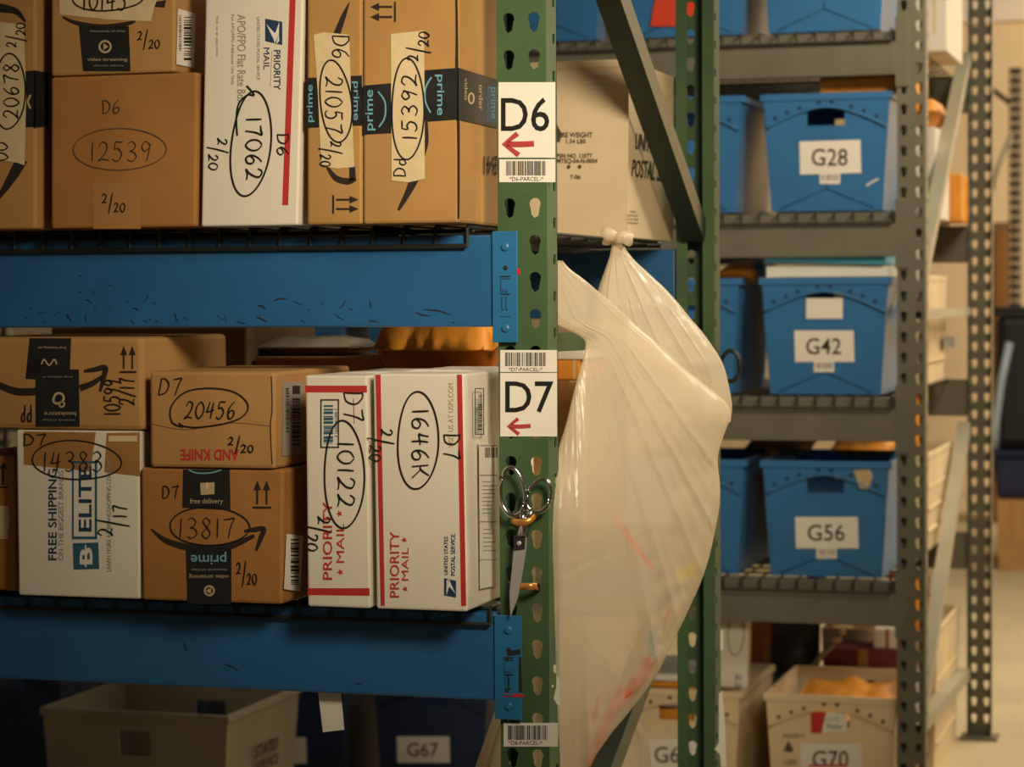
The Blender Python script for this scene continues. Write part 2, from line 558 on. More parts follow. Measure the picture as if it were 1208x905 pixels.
def star(mb, S, c, r, m, mm=0.9):
    pts = []
    for k in range(10):
        t = math.pi / 2 + k * math.pi / 5
        rr = r if k % 2 == 0 else r * .42
        pts.append((c[0] - rr * math.sin(t), c[1] - rr * math.cos(t)))
    mb.raw([S(c[0], c[1], mm)] + [S(p[0], p[1], mm) for p in pts], [(0, i + 1, (i + 1) % 10 + 1) for i in range(10)], m)

# ================================================================== the setting
mb = MB()
mb.face([(-9, -2, 0), (9, -2, 0), (9, 22, 0), (-9, 22, 0)], 'concrete')
# painted / worn line on the floor
structure(mb, 'floor')
mb = MB()
YW = 16.0
mb.box(-9, 9, YW, YW + .2, 0, 3.12, 'wall_paint')
structure(mb, 'wall_back')
mb = MB()
mb.box(-9, 9, YW - .12, YW, 3.12, 5.0, 'wall_white')
structure(mb, 'trim_1')

# ================================================================== racks
YD = 3.14                       # front of the near rack
DEPTH = 1.175
XPL = at(588, 400, YD).x
XPR = at(646, 400, YD).x
XPC = (XPL + XPR) / 2
PW = XPR - XPL
PITCH_Z = 0.0508
X_LEFT = -3.6

def pear(r1, r2, d, n=11):
    """outline of a keyhole around the centre of its round head (x, z)"""
    a0 = math.radians(-42)
    pts = []
    for k in range(n + 1):
        t = a0 + (math.pi - 2 * a0) * k / n
        pts.append((r1 * math.cos(t), r1 * math.sin(t)))
    pts.append((-r2 * 1.12, -d * .60))
    for k in range(6):
        t = math.pi + math.pi * k / 5
        pts.append((r2 * math.cos(t), -d + r2 * math.sin(t)))
    pts.append((r2 * 1.12, -d * .60))
    return pts
def raydist(pts, ang):
    dx, dz = math.cos(ang), math.sin(ang)
    best = None
    N = len(pts)
    for i in range(N):
        (x1, z1), (x2, z2) = pts[i], pts[(i + 1) % N]
        ex, ez = x2 - x1, z2 - z1
        den = dx * ez - dz * ex
        if abs(den) < 1e-12: continue
        t = (x1 * ez - z1 * ex) / den
        s = (x1 * dz - z1 * dx) / den
        if t > 0 and -1e-6 <= s <= 1 + 1e-6:
            best = t if best is None else max(best, t)
    return best
KEY = pear(0.0084, 0.0057, 0.0142)
SLOT = [(-.0028, -.007), (.0028, -.007), (.0028, .007), (-.0028, .007)]
FSLOT = [(-.007, -.007), (.007, -.007), (.007, .007), (-.007, .007)]
def holed_column(mb, P, x0, x1, cx, z0, z1, zc0, hole, m, t, pitch=PITCH_Z):
    """a strip x0..x1 with one hole per pitch; P(x, z, depth) -> world"""
    k0 = math.ceil((z0 - zc0 + pitch / 2) / pitch)
    z = zc0 + k0 * pitch
    def plain(za, zb):
        if zb - za > 1e-5:
            for d in (0, t):
                mb.face([P(x0, za, d), P(x1, za, d), P(x1, zb, d), P(x0, zb, d)], m)
    plain(z0, z - pitch / 2)
    while z + pitch / 2 <= z1:
        rc = [(x0 - cx, -pitch / 2), (x1 - cx, -pitch / 2), (x1 - cx, pitch / 2), (x0 - cx, pitch / 2)]
        angs = sorted([math.atan2(b, a) for a, b in rc] + [-math.pi + 2 * math.pi * (k + .37) / 18 for k in range(18)])
        H_, O_ = [], []
        for a in angs:
            rh, ro = raydist(hole, a), raydist(rc, a)
            H_.append((cx + rh * math.cos(a), z + rh * math.sin(a)))
            O_.append((cx + ro * math.cos(a), z + ro * math.sin(a)))
        n = len(angs)
        V = [P(*q, 0) for q in H_] + [P(*q, 0) for q in O_] + [P(*q, t) for q in H_] + [P(*q, t) for q in O_]
        Fc = []
        for i in range(n):
            j = (i + 1) % n
            Fc += [(i, j, n + j, n + i), (2 * n + i, 3 * n + i, 3 * n + j, 2 * n + j), (i, 2 * n + i, 2 * n + j, j)]
        mb.raw(V, Fc, m)
        z += pitch
    plain(z - pitch / 2, z1)

def upright(parent, xl, y, front, m, zc0, z1=2.5, lips=True, flange=0.053):
    """roll-formed C post; front=True: perforated web toward -Y, open to +Y"""
    mb = MB()
    w, t = PW, 0.0025
    s = 1 if front else -1
    ca, cb, mid = xl + w * .24, xl + w * .755, xl + w * .5
    Pw = lambda x, z, d: (x, y + s * d, z)
    holed_column(mb, Pw, xl, mid, ca, 0.01, z1, zc0, KEY, m, t)
    holed_column(mb, Pw, mid, xl + w, cb, 0.01, z1, zc0, KEY, m, t)
    for side in (0, 1):
        xx = xl + w * side
        dirx = -1 if side else 1
        Pf = lambda q, z, d: (xx + dirx * d, y + s * q, z)
        holed_column(mb, Pf, 0.0, flange, flange * .74, 0.01, z1, zc0 + PITCH_Z * .5, FSLOT, m, t)
        if lips:
            xa = xx + dirx * 0.021
            ya, yb = y + s * flange, y + s * (flange - .002)
            mb.box(min(xx, xa), max(xx, xa), min(ya, yb), max(ya, yb), 0.01, z1, m)
    o = mb.build('upright', parent)
    mb = MB()
    ya, yb = sorted((y - s * .02, y + s * (flange + .02)))
    mb.box(xl - .02, xl + w + .02, ya, yb, 0.0, 0.01, m)
    mb.build('foot_plate', o, bevel=.002)
    return o
def channel(parent, A, B, size, m, name='brace', xoff=0.0):
    """C-channel brace in the frame plane from A to B"""
    A, B = Vector(A), Vector(B)
    t = (B - A).normalized()
    n = Vector((1, 0, 0))
    w = t.cross(n).normalized()
    mb = MB()
    hx, hw, th = size[0] / 2, size[1] / 2, .003
    def bar(x0, x1, w0, w1):
        a = [A + n * x + w * y for x, y in ((x0, w0), (x1, w0), (x1, w1), (x0, w1))]
        b = [p + (B - A) for p in a]
        mb.hexa(a, b, m)
    bar(hx - th, hx, -hw, hw)
    bar(-hx, hx - th, hw - th, hw)
    bar(-hx, hx - th, -hw, -hw + th)
    bar(-hx, -hx + th, hw - th - .008, hw - th)
    bar(-hx, -hx + th, -hw + th, -hw + th + .008)
    return mb.build(name, parent)

def connector(parent, x0, x1, yf, z0, z1, m, detail=True, name='end_connector'):
    mb = MB()
    mb.box(x0, x1, yf - .004, yf - .0005, z0, z1, m)
    o = mb.build(name, parent, bevel=.0012)
    if detail:
        mb = MB()
        cx = (x0 + x1) / 2 + .001
        h = z1 - z0
        y = yf - .004
        for q in (.13, .86):
            mb.lathe_disc((cx, y, z0 + h * q), (0, -1, 0), .006, .003, m)
        mb.lathe_disc((cx, y, z0 + h * .67), (0, -1, 0), .0035, .0008, 'slot_dark')
        mb.box(cx - .006, cx + .006, y - .002, y, z0 + h * .44, z0 + h * .56, m)
        mb.box(cx - .004, cx + .004, y - .0035, y - .002, z0 + h * .46, z0 + h * .49, 'blue_beam')
        for dx in (-.003, .003):
            mb.box(cx + dx - .0012, cx + dx + .0012, y - .0025, y, z0 + h * .30, z0 + h * .42, m)
        mb.box(cx - .007, cx + .007, y - .0015, y, z0 + h * .235, z0 + h * .25, m)
        mb.box(cx - .007, cx + .007, y - .001, y, z0 + h * .59, z0 + h * .60, 'slot_dark')
        for q in (.43, .57):
            mb.box(cx - .007, cx + .007, y - .0006, y, z0 + h * q, z0 + h * (q + .006), 'slot_dark')
        build_split(mb, 'locking_tab', o, gap=.001)
    return o

Z_D6, Z_D7 = 1.431, 0.903          # tops of the near rack's wire decks
rackD = thing('pallet_rack', (XPC, YD, 0), 'green and blue pallet rack in front, D6 and D7 on its post', 'rack')
zc0 = 1.33 + (350 - 327) / 878.0
upright(rackD, XPL, YD, True, 'green_paint', zc0)
upright(rackD, XPL, YD + DEPTH, False, 'green_paint', zc0)
upright(rackD, X_LEFT - PW, YD, True, 'green_paint', zc0)
upright(rackD, X_LEFT - PW, YD + DEPTH, False, 'green_paint', zc0)
YB0, YB1 = YD + .055, YD + DEPTH - .055
# braces of the end frame (located from the photograph in the frame's own plane)
def fr(u, v):
    return at_x(u, v, XPC)
p_top, p_bot = fr(727, 10), fr(826, 292)
sl = (p_bot - p_top) / (p_bot.y - p_top.y)
zz0 = p_bot + sl * (YB1 - p_bot.y)
za = p_bot + sl * (YB0 + .0 - p_bot.y)
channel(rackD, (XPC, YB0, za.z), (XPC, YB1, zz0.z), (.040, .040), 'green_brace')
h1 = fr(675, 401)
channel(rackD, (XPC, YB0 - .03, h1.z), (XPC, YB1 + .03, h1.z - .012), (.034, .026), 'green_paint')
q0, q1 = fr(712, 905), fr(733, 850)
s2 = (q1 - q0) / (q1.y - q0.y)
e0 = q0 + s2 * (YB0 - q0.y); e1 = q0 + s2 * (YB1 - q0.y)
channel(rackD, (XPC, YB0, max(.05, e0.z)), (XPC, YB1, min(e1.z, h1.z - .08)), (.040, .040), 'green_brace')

BEAM_Y0, BEAM_Y1 = YD - .006, YD + .045
def beam(parent, y0, y1, z0, z1, m, front):
    mb = MB()
    yl = y1 if front else y0
    mb.box(X_LEFT, XPL - .004, y0, y1, z0, z1 - .0, m)
    o = mb.build('beam', parent, bevel=.003)
    return o
b1z = (1.289, 1.416)
b2z = (0.770, 0.892)
b1 = beam(rackD, BEAM_Y0, BEAM_Y1, *b1z, 'blue_beam', True)
b2 = beam(rackD, BEAM_Y0, BEAM_Y1, *b2z, 'blue_beam', True)
ry0, ry1 = YD + DEPTH - .045, YD + DEPTH + .006
beam(rackD, ry0, ry1, *b1z, 'blue_beam', False)
beam(rackD, ry0, ry1, *b2z, 'blue_beam', False)
cx0, cx1 = at(583, 340, YD).x, at(613, 340, YD).x
connector(b1, cx0, cx1, YD - .006, at(598, 404, YD).z, at(598, 273, YD).z, 'blue_connector')
connector(b2, cx0, at(618, 790, YD).x, YD - .006, at(603, 848, YD).z, at(603, 725, YD).z, 'blue_connector')
# red remnants of the safety stickers
S = on_y(YD - .010)
mb = MB()
poly(mb, S, [(609, 318), (613, 316), (614, 324), (610, 323)], 'print_red', .6)
build_split(mb, 'sticker_scrap', rackD)
mb = MB()
poly(mb, S, [(594, 818), (618, 819), (618, 823), (594, 822)], 'print_red', .6)
poly(mb, S, [(598, 768), (614, 766), (614, 772), (599, 774)], 'slot_dark', .6)
poly(mb, S, [(597, 775), (600, 775), (600, 817), (596, 817)], 'slot_dark', .6)
poly(mb, S, [(612, 775), (615, 775), (616, 817), (612, 817)], 'slot_dark', .6)
build_split(mb, 'sticker_scrap', rackD)
# scratches on the upper beam
S = on_y(BEAM_Y0)
mb = MB()
rnd = random.Random(3)
def scr(a, b, w):
    mid = ((a[0] + b[0]) / 2 + rnd.uniform(-2, 2), (a[1] + b[1]) / 2 + rnd.uniform(-2, 2))
    stroke(mb, S, [a, mid, b], w, 'slot_dark', .5, ws=[.4, w, w * .8, .3])
for (x0, y0, x1, y1, w) in [(175, 157, 185, 162, 2), (207, 155, 210, 165, 2), (190, 178, 203, 185, 3), (192, 205, 195, 228, 2),
    (148, 208, 160, 226, 3), (150, 212, 145, 222, 2), (330, 162, 318, 186, 2), (295, 195, 308, 203, 3), (240, 142, 256, 146, 1.5), (388, 205, 396, 228, 3),
    (572, 190, 592, 198, 4), (570, 214, 594, 226, 4), (608, 180, 640, 176, 4), (652, 180, 672, 190, 2), (770, 176, 752, 198, 2.5),
    (822, 178, 825, 196, 3), (745, 208, 768, 222, 2), (925, 204, 960, 212, 3), (940, 198, 1005, 211, 3.5), (820, 225, 845, 227, 3), (85, 210, 108, 200, 1.5),
    (55, 218, 64, 220, 2), (408, 215, 420, 222, 2), (500, 212, 505, 228, 1.5), (525, 224, 550, 228, 2), (715, 180, 718, 186, 1.5), (290, 222, 300, 230, 2), (318, 224, 328, 228, 2),
    (670, 222, 680, 226, 2), (175, 122, 182, 126, 1.5), (1005, 228, 1012, 230, 2), (345, 222, 352, 228, 2)]:
    k = .53
    scr((x0 * k, 260 + y0 * k), (x1 * k, 260 + y1 * k), w * k * 1.1)
for k in range(16):
    u, v = rnd.uniform(30, 560), rnd.uniform(355, 381)
    scr((u, v), (u + rnd.uniform(-5, 5), v + rnd.uniform(-4, 4)), rnd.uniform(.6, 1.2))
build_split(mb, 'scratch', b1)
mb = MB()
for (a, b) in [((262, 783), (282, 792)), ((218, 757), (220, 770)), ((420, 806), (427, 808))]:
    scr(a, b, 1.6)
build_split(mb, 'scratch', b2)

def wire_deck(x0, x1, y0, y1, z, label, m='wire', pitch=.047, drop=.030, yfront=None, r=.0028, group=None, cat='wire deck'):
    t = thing('wire_deck', ((x0 + x1) / 2, y0, z - .01), label, cat, group)
    mb = MB()
    n = int(round((x1 - x0) / pitch))
    yf = y0 if yfront is None else yfront
    for k in range(n + 1):
        x = x0 + (x1 - x0) * k / n
        mb.tube([(x, y1, z - r), (x, yf + .004, z - r), (x, yf, z - .005), (x, yf, z - drop)], r, m, n=4, smooth=False)
    ny = max(4, int((y1 - y0) / .10))
    for k in range(ny + 1):
        y = y0 + .02 + (y1 - y0 - .02) * k / ny
        mb.tube([(x0, y, z - 3 * r), (x1, y, z - 3 * r)], r, m, n=4, smooth=False)
    mb.tube([(x0, yf - r, z - drop), (x1, yf - r, z - drop)], r * 1.15, m, n=4, smooth=False)
    mb.build('wire_mesh', t)
    mb = MB()
    for q in (.12, .5, .88):
        x = x0 + (x1 - x0) * q
        mb.box(x - .018, x + .018, y0 + .05, y1, z - .022, z - 4 * r, m)
    build_split(mb, 'support_channel', t)
    return t
yfw = BEAM_Y0 - .005
XDK1 = at(551, 285, yfw).x
wire_deck(XDK1 - 1.16, XDK1, YD + .0, YD + DEPTH, Z_D6, 'black wire deck over the upper blue beam, under the D6 boxes', yfront=yfw)
wire_deck(XDK1 - 1.16 - 1.18, XDK1 - 1.18, YD + .0, YD + DEPTH, Z_D6, 'dark wire deck at far left of the upper blue beam', yfront=yfw)
wire_deck(XDK1 - 1.16, XDK1 + .03, YD + .0, YD + DEPTH, Z_D7, 'dark wire deck over the lower blue beam, under the D7 boxes', yfront=yfw, drop=.026)

# ------------------------------------------------------------------ far grey rack
YG = 5.87
GD = 1.33
XGL = at(1058, 420, YG).x
XGC = XGL + PW / 2
rackG = thing('pallet_rack', (XGC, YG, 0), 'grey pallet rack behind, holding the blue G totes', 'rack')
zg0 = at(1070, 420, YG).z
upright(rackG, XGL, YG, True, 'grey_paint', zg0, z1=2.6, flange=.05)
XGRL = at(1141, 500, YG + GD - .05).x
upright(rackG, XGRL, YG + GD, False, 'grey_paint', zg0, z1=2.6, lips=False, flange=.05)
GS = [1.985, 1.540, 1.083, 0.626]
XG0 = -3.9
upright(rackG, XG0 - PW, YG, True, 'grey_paint', zg0, z1=2.6, flange=.05)
upright(rackG, XG0 - PW, YG + GD, False, 'grey_paint', zg0, z1=2.6, lips=False, flange=.05)
for z in GS:
    bm_ = MB()
    bm_.box(XG0, XGL - .003, YG - .004, YG + .045, z - .115, z - .034, 'grey_paint')
    bm_.box(XG0, XGL - .003, YG + .018, YG + .045, z - .034, z - .006, 'grey_paint')
    b = bm_.build('beam', rackG, bevel=.002)
    connector(b, XGL - .004, XGL + .030, YG, z - .145, z + .025, 'grey_paint', detail=False)
    bm_ = MB()
    bm_.box(XG0, XGRL - .003, YG + GD - .045, YG + GD + .004, z - .115, z - .006, 'grey_paint')
    bm_.build('beam', rackG, bevel=.002)
def fg(u, v): return at_x(u, v, XGC)
def gbrace(a, b, y0=None, y1=None):
    A, B = fg(*a), fg(*b)
    s = (B - A) / (B.y - A.y)
    ya = YG + .06; yb = YG + GD - .06
    P0 = A + s * (ya - A.y); P1 = A + s * (yb - A.y)
    return channel(rackG, (XGC, ya, P0.z), (XGC, yb, P1.z), (.036, .034), 'grey_brace')
gbrace((1103, 240), (1148, 20))
gbrace((1103, 725), (1150, 425))
gbrace((1100, 838), (1155, 775))
A = fg(1125, 368)
channel(rackG, (XGC, YG + .03, A.z), (XGC, YG + GD - .03, A.z), (.034, .022), 'grey_brace')
for i, z in enumerate(GS):
    nm = ['topmost', 'second from top', 'third from top', 'lowest']
    wire_deck(-2.55, XGL - .012, YG + .03, YG + GD - .05, z, 'grey wire deck of the grey rack, %s, under %s' % (nm[i], ['the totes cut by the top edge', 'the G28 tote', 'the G42 tote', 'the G56 tote'][i]),
              m='wire_grey', drop=.032, yfront=YG - .010, r=.003, group='grey wire decks')

# ================================================================== cartons
class Carton:
    def __init__(self, name, label, cat, q, Y, depth, zb=None, zt=None, m='cardboard', bevel=.004, group=None, body='carton_body'):
        """q: four photo corners TL, TR, BR, BL of the front face in the plane Y"""
        P = [at(u, v, Y) for u, v in q]
        if zb is not None:
            for i in (2, 3): P[i].z = zb
        if zt is not None:
            for i in (0, 1): P[i].z = zt
        else:
            zz = (P[0].z + P[1].z) / 2
            P[0].z = P[1].z = zz
        self.P, self.Y, self.depth = P, Y, depth
        self.ztop = P[0].z
        c = (P[2] + P[3]) / 2
        self.t = thing(name, (c.x, Y + depth / 2, P[2].z), label, cat, group)
        mb = MB()
        a = [P[3], P[2], P[1], P[0]]
        mb.hexa(a, [p + Vector((0, depth, 0)) for p in a], m)
        self.body = mb.build(body, self.t, bevel=bevel)
        self.S = on_y(Y)
        self.X = max(P[1].x, P[2].x)
        self.R = on_x(self.X)
    def part(self, name, label=None, parent=None):
        return PartCtx(self, name, label, parent)
class PartCtx:
    def __init__(self, c, name, label, parent):
        self.c, self.name, self.label, self.parent = c, name, label, parent
        self.mb = MB()
    def __enter__(self):
        return self.mb
    def __exit__(self, *a):
        for mb in clusters(self.mb):
            self.o = mb.build(self.name, self.parent or self.c.t)
            if self.label: self.o['label'] = self.label

BX = 'box'
# ---- D6 level -----------------------------------------------------
c = Carton('cardboard_box', 'brown box at far left of the upper shelf, taped strip numbered 20678', BX,
           [(-60, -25), (42, -25), (42, 264), (-60, 264)], 3.07, .30, zb=Z_D6)
S, R = c.S, c.R
with c.part('black_tape') as mb:
    poly(mb, S, [(28, 84), (42, 83), (42, 150), (28, 150)], 'black_tape', .5)
    poly(mb, R, [(42, 83), (57, 86), (57, 148), (42, 150)], 'black_tape', .5)
    stroke(mb, S, [(36, 112), (33, 120), (36, 128)], 2.5, 'print_tan', .9)
with c.part('printed_curve') as mb:
    stroke(mb, S, [(-12, 8), (5, 10), (20, 14), (30, 26)], 8, 'print_black', .4, ws=[9, 10, 7, 2])
    stroke(mb, S, [(26, 188), (16, 206), (6, 222), (-4, 236)], 10, 'print_black', .4, ws=[14, 12, 8, 4])
with c.part('paper_tape') as mb:
    poly(mb, S, [(-8, 25), (28, 29), (31, 110), (29, 195), (20, 192), (-8, 188)], 'masking', .8)
with c.part('handwriting') as mb:
    hand(mb, S, '20678', (4, 72, 22, 140), -90, 2.2)
    oval(mb, S, (11, 108), 18, 46)
    hand(mb, S, '2/20', (8, 26, 30, 56), -90, 2.0)
    hand(mb, S, '00', (-6, 166, 9, 190), -90, 2.0)

cb = Carton('cardboard_box', 'square brown box with pencilled oval number 12539, under the 10145 box', BX,
           [(60, 89), (233, 87), (231, 271), (60, 271)], 3.07, .30, zb=Z_D6, m='cardboard_dark')
S = cb.S
with cb.part('clear_tape') as mb:
    rect(mb, S, (110, 215, 166, 270), 'clear_tape', .4)
    poly(mb, S, [(118, 90), (158, 89), (158, 93), (118, 93)], 'clear_tape', .4)
with cb.part('handwriting') as mb:
    hand(mb, S, 'D6', (120, 118, 144, 134), 0, 1.5, 'pen')
    oval(mb, S, (141, 176), 54, 25, 1.2, 'ink_faint', wob=.02)
    hand(mb, S, '12539', (106, 167, 182, 190), 0, 1.4, 'pen')
    hand(mb, S, '2/20', (120, 229, 149, 250), 0, 1.8)

c = Carton('cardboard_box', 'brown box on top of the 12539 box, paper tape numbered 10145', BX,
           [(60, -45), (206, -45), (206, 84), (60, 84)], 3.07, .28, zb=cb.ztop + .001, m='cardboard')
S, R = c.S, c.R
with c.part('black_tape') as mb:
    poly(mb, S, [(93, 30), (152, 31), (154, 84), (98, 84)], 'black_tape', .5)
    oval(mb, S, (124, 55), 6.6, 6.6, 2.4, 'print_tan', .9, wob=0)
    poly(mb, S, [(122, 51), (122, 59), (128, 55)], 'print_tan', .9)
    letters(mb, S, 'video streaming', (103, 68, 150, 73), 0, 'print_tan', .9)
    letters(mb, S, 'ultra fast delivery', (110, 76, 146, 79), 0, 'print_grey', .9)
    letters(mb, S, 'thousands of titles', (106, 35, 148, 38), 0, 'print_grey', .9)
with c.part('printed_curve') as mb:
    stroke(mb, S, [(74, 20), (90, 27), (120, 32), (150, 28), (160, 24)], 7, 'print_black', .4, ws=[2, 5, 7, 5, 2])
    poly(mb, S, [(180, 3), (196, 0), (194, 9), (180, 8)], 'print_black', .4)
with c.part('paper_tape') as mb:
    poly(mb, S, [(70, -12), (190, -12), (182, 8), (178, 25), (128, 23), (70, 17)], 'masking', .8)
with c.part('handwriting') as mb:
    hand(mb, S, '10145', (97, -9, 152, 12), 0, 2.4)
    oval(mb, S, (127, -3), 41, 16)
    hand(mb, S, '2/20', (162, 37, 190, 57), 0, 1.8)
with c.part('shipping_label') as mb:
    poly(mb, R, [(210, 10), (231, 16), (229, 80), (208, 76)], 'paper', .6)
    barcode(mb, R, (217, 20, 226, 72), n=18, vertical=True, mm=1.0)
    barcode(mb, R, (211, 18, 214, 60), n=30, vertical=True, mm=1.0, seed=4)

c = Carton('mailing_carton', 'tall white carton with one red stripe, oval number 17062', BX,
           [(243, -40), (359, -40), (351, 259), (237, 256)], 3.07, .24, zb=Z_D6, m='white_board', bevel=.003)
S = c.S
with c.part('red_stripe') as mb:
    poly(mb, S, [(343, -34), (350, -34), (340, 242), (333, 242)], 'print_red', .4)
with c.part('printed_lettering') as mb:
    eagle(mb, S, (313, 22, 333, 53), 90)
    letters(mb, S, 'PRIORITY', (323, 59, 331, 106), 90, 'print_navy', bold=.012)
    letters(mb, S, 'MAIL', (311, 56, 318, 82), 90, 'print_navy')
    stroke(mb, S, [(321, 60), (319, 102)], .8, 'print_tan', .6, curve=False)
    letters(mb, S, 'UNITED STATES POSTAL SERVICE', (303, 20, 306.5, 94), 90, 'print_grey')
    letters(mb, S, 'APO/FPO Flat Rate Box', (280, 17, 290, 122), 90, 'print_grey')
    letters(mb, S, 'For APO/FPO Addresses Use Only', (272, 17, 276.5, 100), 90, 'print_grey')
    letters(mb, S, 'Visit us at usps.com', (254, 18, 258, 66), 90, 'print_grey')
with c.part('handwriting') as mb:
    hand(mb, S, '17062', (290, 138, 309, 216), 90, 2.6, slant=-.1)
    oval(mb, S, (296, 170), 24, 60, 2.0, tilt=.08)
    stroke(mb, S, [(291, 101), (300, 112), (292, 112), (282, 122), (279, 140), (280, 160)], 2, 'ink', 1.5)
    hand(mb, S, 'D6', (327, 157, 341, 187), 90, 2.0)
    hand(mb, S, '2/20', (246, 163, 268, 202), 90, 2.0)

def prime_word(mb, S, r, rot):
    letters(mb, S, 'prime', r, rot, 'print_sky', .9, bold=.01)
c = Carton('cardboard_box', 'narrow brown box with oval number 21057 on paper tape', BX,
           [(362, -40), (427, -40), (427, 262), (362, 263)], 3.07, .26, zb=Z_D6)
S = c.S
with c.part('black_tape') as mb:
    poly(mb, S, [(361, 92), (427, 89), (427, 148), (361, 151)], 'black_tape', .5)
    prime_word(mb, S, (362, 100, 371, 144), -90)
    prime_word(mb, S, (415, 96, 424, 142), 90)
with c.part('printed_curve') as mb:
    stroke(mb, S, [(412, 3), (405, 20), (396, 44)], 8, 'print_black', .4, ws=[1, 6, 9])
    stroke(mb, S, [(386, 197), (396, 210), (410, 214), (420, 211)], 6, 'print_black', .4, ws=[3, 7, 8, 4])
    poly(mb, S, [(412, 198), (419, 196), (420, 212), (412, 214)], 'print_black', .4)
    up_arrows(mb, S, (392, 230, 423, 252), 90)
with c.part('paper_tape') as mb:
    poly(mb, S, [(370, 41), (382, 38), (412, 41), (414, 110), (418, 197), (398, 199), (379, 196), (375, 110)], 'masking', .8)
with c.part('handwriting') as mb:
    hand(mb, S, '21057', (384, 90, 404, 160), 90, 2.3)
    oval(mb, S, (396, 120), 19, 47, 1.9, tilt=-.08)
    hand(mb, S, 'D6', (392, 41, 412, 72), 90, 2.2)
    hand(mb, S, '2/20', (378, 167, 402, 198), 90, 2.2)

c = Carton('cardboard_box', 'tall brown box beside the D6 sign, oval number 15392 on paper tape', BX,
           [(428, -40), (541, -40), (541, 262), (428, 262)], 3.07, .34, zb=Z_D6)
S, R = c.S, c.R
with c.part('flap_gap') as mb:
    stroke(mb, S, [(538, -30), (539, 40), (539, 90), (541, 160), (541, 258)], 3, 'slot_dark', .5, ws=[2.5, 3, 4, 3, 2])
with c.part('black_tape') as mb:
    poly(mb, S, [(428, 101), (463, 98), (463, 157), (428, 159)], 'black_tape', .6)
    poly(mb, S, [(498, 83), (541, 80), (541, 141), (498, 144)], 'black_tape', .6)
    poly(mb, R, [(541, 80), (587, 94), (587, 151), (541, 141)], 'black_tape', .6)
    prime_word(mb, S, (431, 106, 443, 154), -90)
    stroke(mb, S, [(446, 108), (454, 120), (454, 138), (447, 150)], 1.8, 'print_sky', .9)
    prime_word(mb, S, (513, 88, 524, 136), 90)
    stroke(mb, S, [(509, 91), (502, 104), (502, 120), (508, 133)], 1.8, 'print_sky', .9)
    letters(mb, R, 'video', (548, 92, 552, 118), 90, 'print_tan', 1.0)
    oval(mb, R, (556, 116), 3, 6, 2, 'print_tan', 1.0, wob=0)
    letters(mb, R, 'order', (565, 100, 570, 130), 90, 'print_tan', 1.0)
    poly(mb, R, [(574, 100), (587, 103), (587, 146), (574, 143)], 'print_teal', 1.0)
    letters(mb, R, 'prime', (577, 103, 586, 140), 90, 'print_sky', 1.4)
with c.part('printed_curve') as mb:
    up_arrows(mb, S, (437, 2, 467, 26), -90)
    stroke(mb, S, [(502, 144), (503, 168), (498, 190)], 5, 'print_black', .4, ws=[5, 5, 2])
    stroke(mb, S, [(491, 206), (482, 226), (470, 248)], 8, 'print_black', .4, ws=[12, 8, 3])
    letters(mb, R, 'B41', (571, 184, 587, 206), 180, 'print_black', .5)
with c.part('paper_tape') as mb:
    poly(mb, S, [(461, 40), (500, 36), (501, 120), (501, 211), (482, 215), (462, 213)], 'masking', .9)
with c.part('handwriting') as mb:
    hand(mb, S, '15392', (474, 84, 492, 166), -90, 2.5)
    oval(mb, S, (481, 129), 20, 57, 1.9)
    hand(mb, S, '2/20', (481, 36, 506, 72), -90, 2.4)
    hand(mb, S, 'Dd', (464, 184, 479, 209), -90, 2.2)

# ---- D7 level -----------------------------------------------------
c0 = Carton('cardboard_box', 'brown box cut by the left edge beside the white 14383 carton', BX,
           [(-60, 537), (17, 537), (18, 690), (-60, 690)], 3.12, .30, zb=Z_D7, m='cardboard_dark')
S = c0.S
with c0.part('printed_curve') as mb:
    poly(mb, S, [(2, 552), (5, 552), (5, 572), (2, 572)], 'print_black', .5)
    poly(mb, S, [(-1, 553), (8, 553), (4, 545)], 'print_black', .5)
    rect(mb, S, (-6, 574, 9, 576), 'print_black', .5)
with c0.part('paper_tape') as mb:
    poly(mb, S, [(-10, 597), (10, 597), (11, 612), (9, 636), (-10, 636)], 'masking', .6)

ce = Carton('mailing_carton', 'white carton with teal square and ELITE print, oval number 14383', BX,
           [(19, 508), (165, 508), (165, 706), (22, 704)], 3.075, .30, zb=Z_D7, m='white_board', bevel=.003)
S = ce.S
with ce.part('brown_tape') as mb:
    poly(mb, S, [(28, 509), (113, 510), (107, 556), (28, 548)], 'brown_tape', .5)
    poly(mb, S, [(126, 511), (165, 510), (165, 562), (123, 557)], 'brown_tape', .5)
    rect(mb, S, (128, 514, 162, 521), 'masking', .8)
with ce.part('printed_lettering') as mb:
    letters(mb, S, 'FREE SHIPPING', (57, 553, 67, 661), -90, 'print_navy', bold=.015)
    letters(mb, S, 'ON THE BIGGEST BRANDS', (69, 555, 75, 661), -90, 'print_grey')
    for r in ((85, 544, 87, 636), (112, 544, 114.5, 636), (85, 544, 114, 546.5), (85, 633, 114, 636)):
        rect(mb, S, r, 'print_teal', .9)
    letters(mb, S, 'ELITE', (93, 550, 108, 627), -90, 'print_navy', bold=.015)
    poly(mb, S, [(86, 641), (116, 640), (117, 671), (87, 672)], 'print_teal', .9)
    letters(mb, S, 'B', (94, 646, 109, 666), -90, 'print_white', 1.2, bold=.03)
    rect(mb, S, (100, 643, 102, 669), 'print_white', 1.3)
    letters(mb, S, 'LEARN MORE AT BRANDSHOPPING.COM/ELITE', (126, 540, 131, 674), -90, 'print_grey')
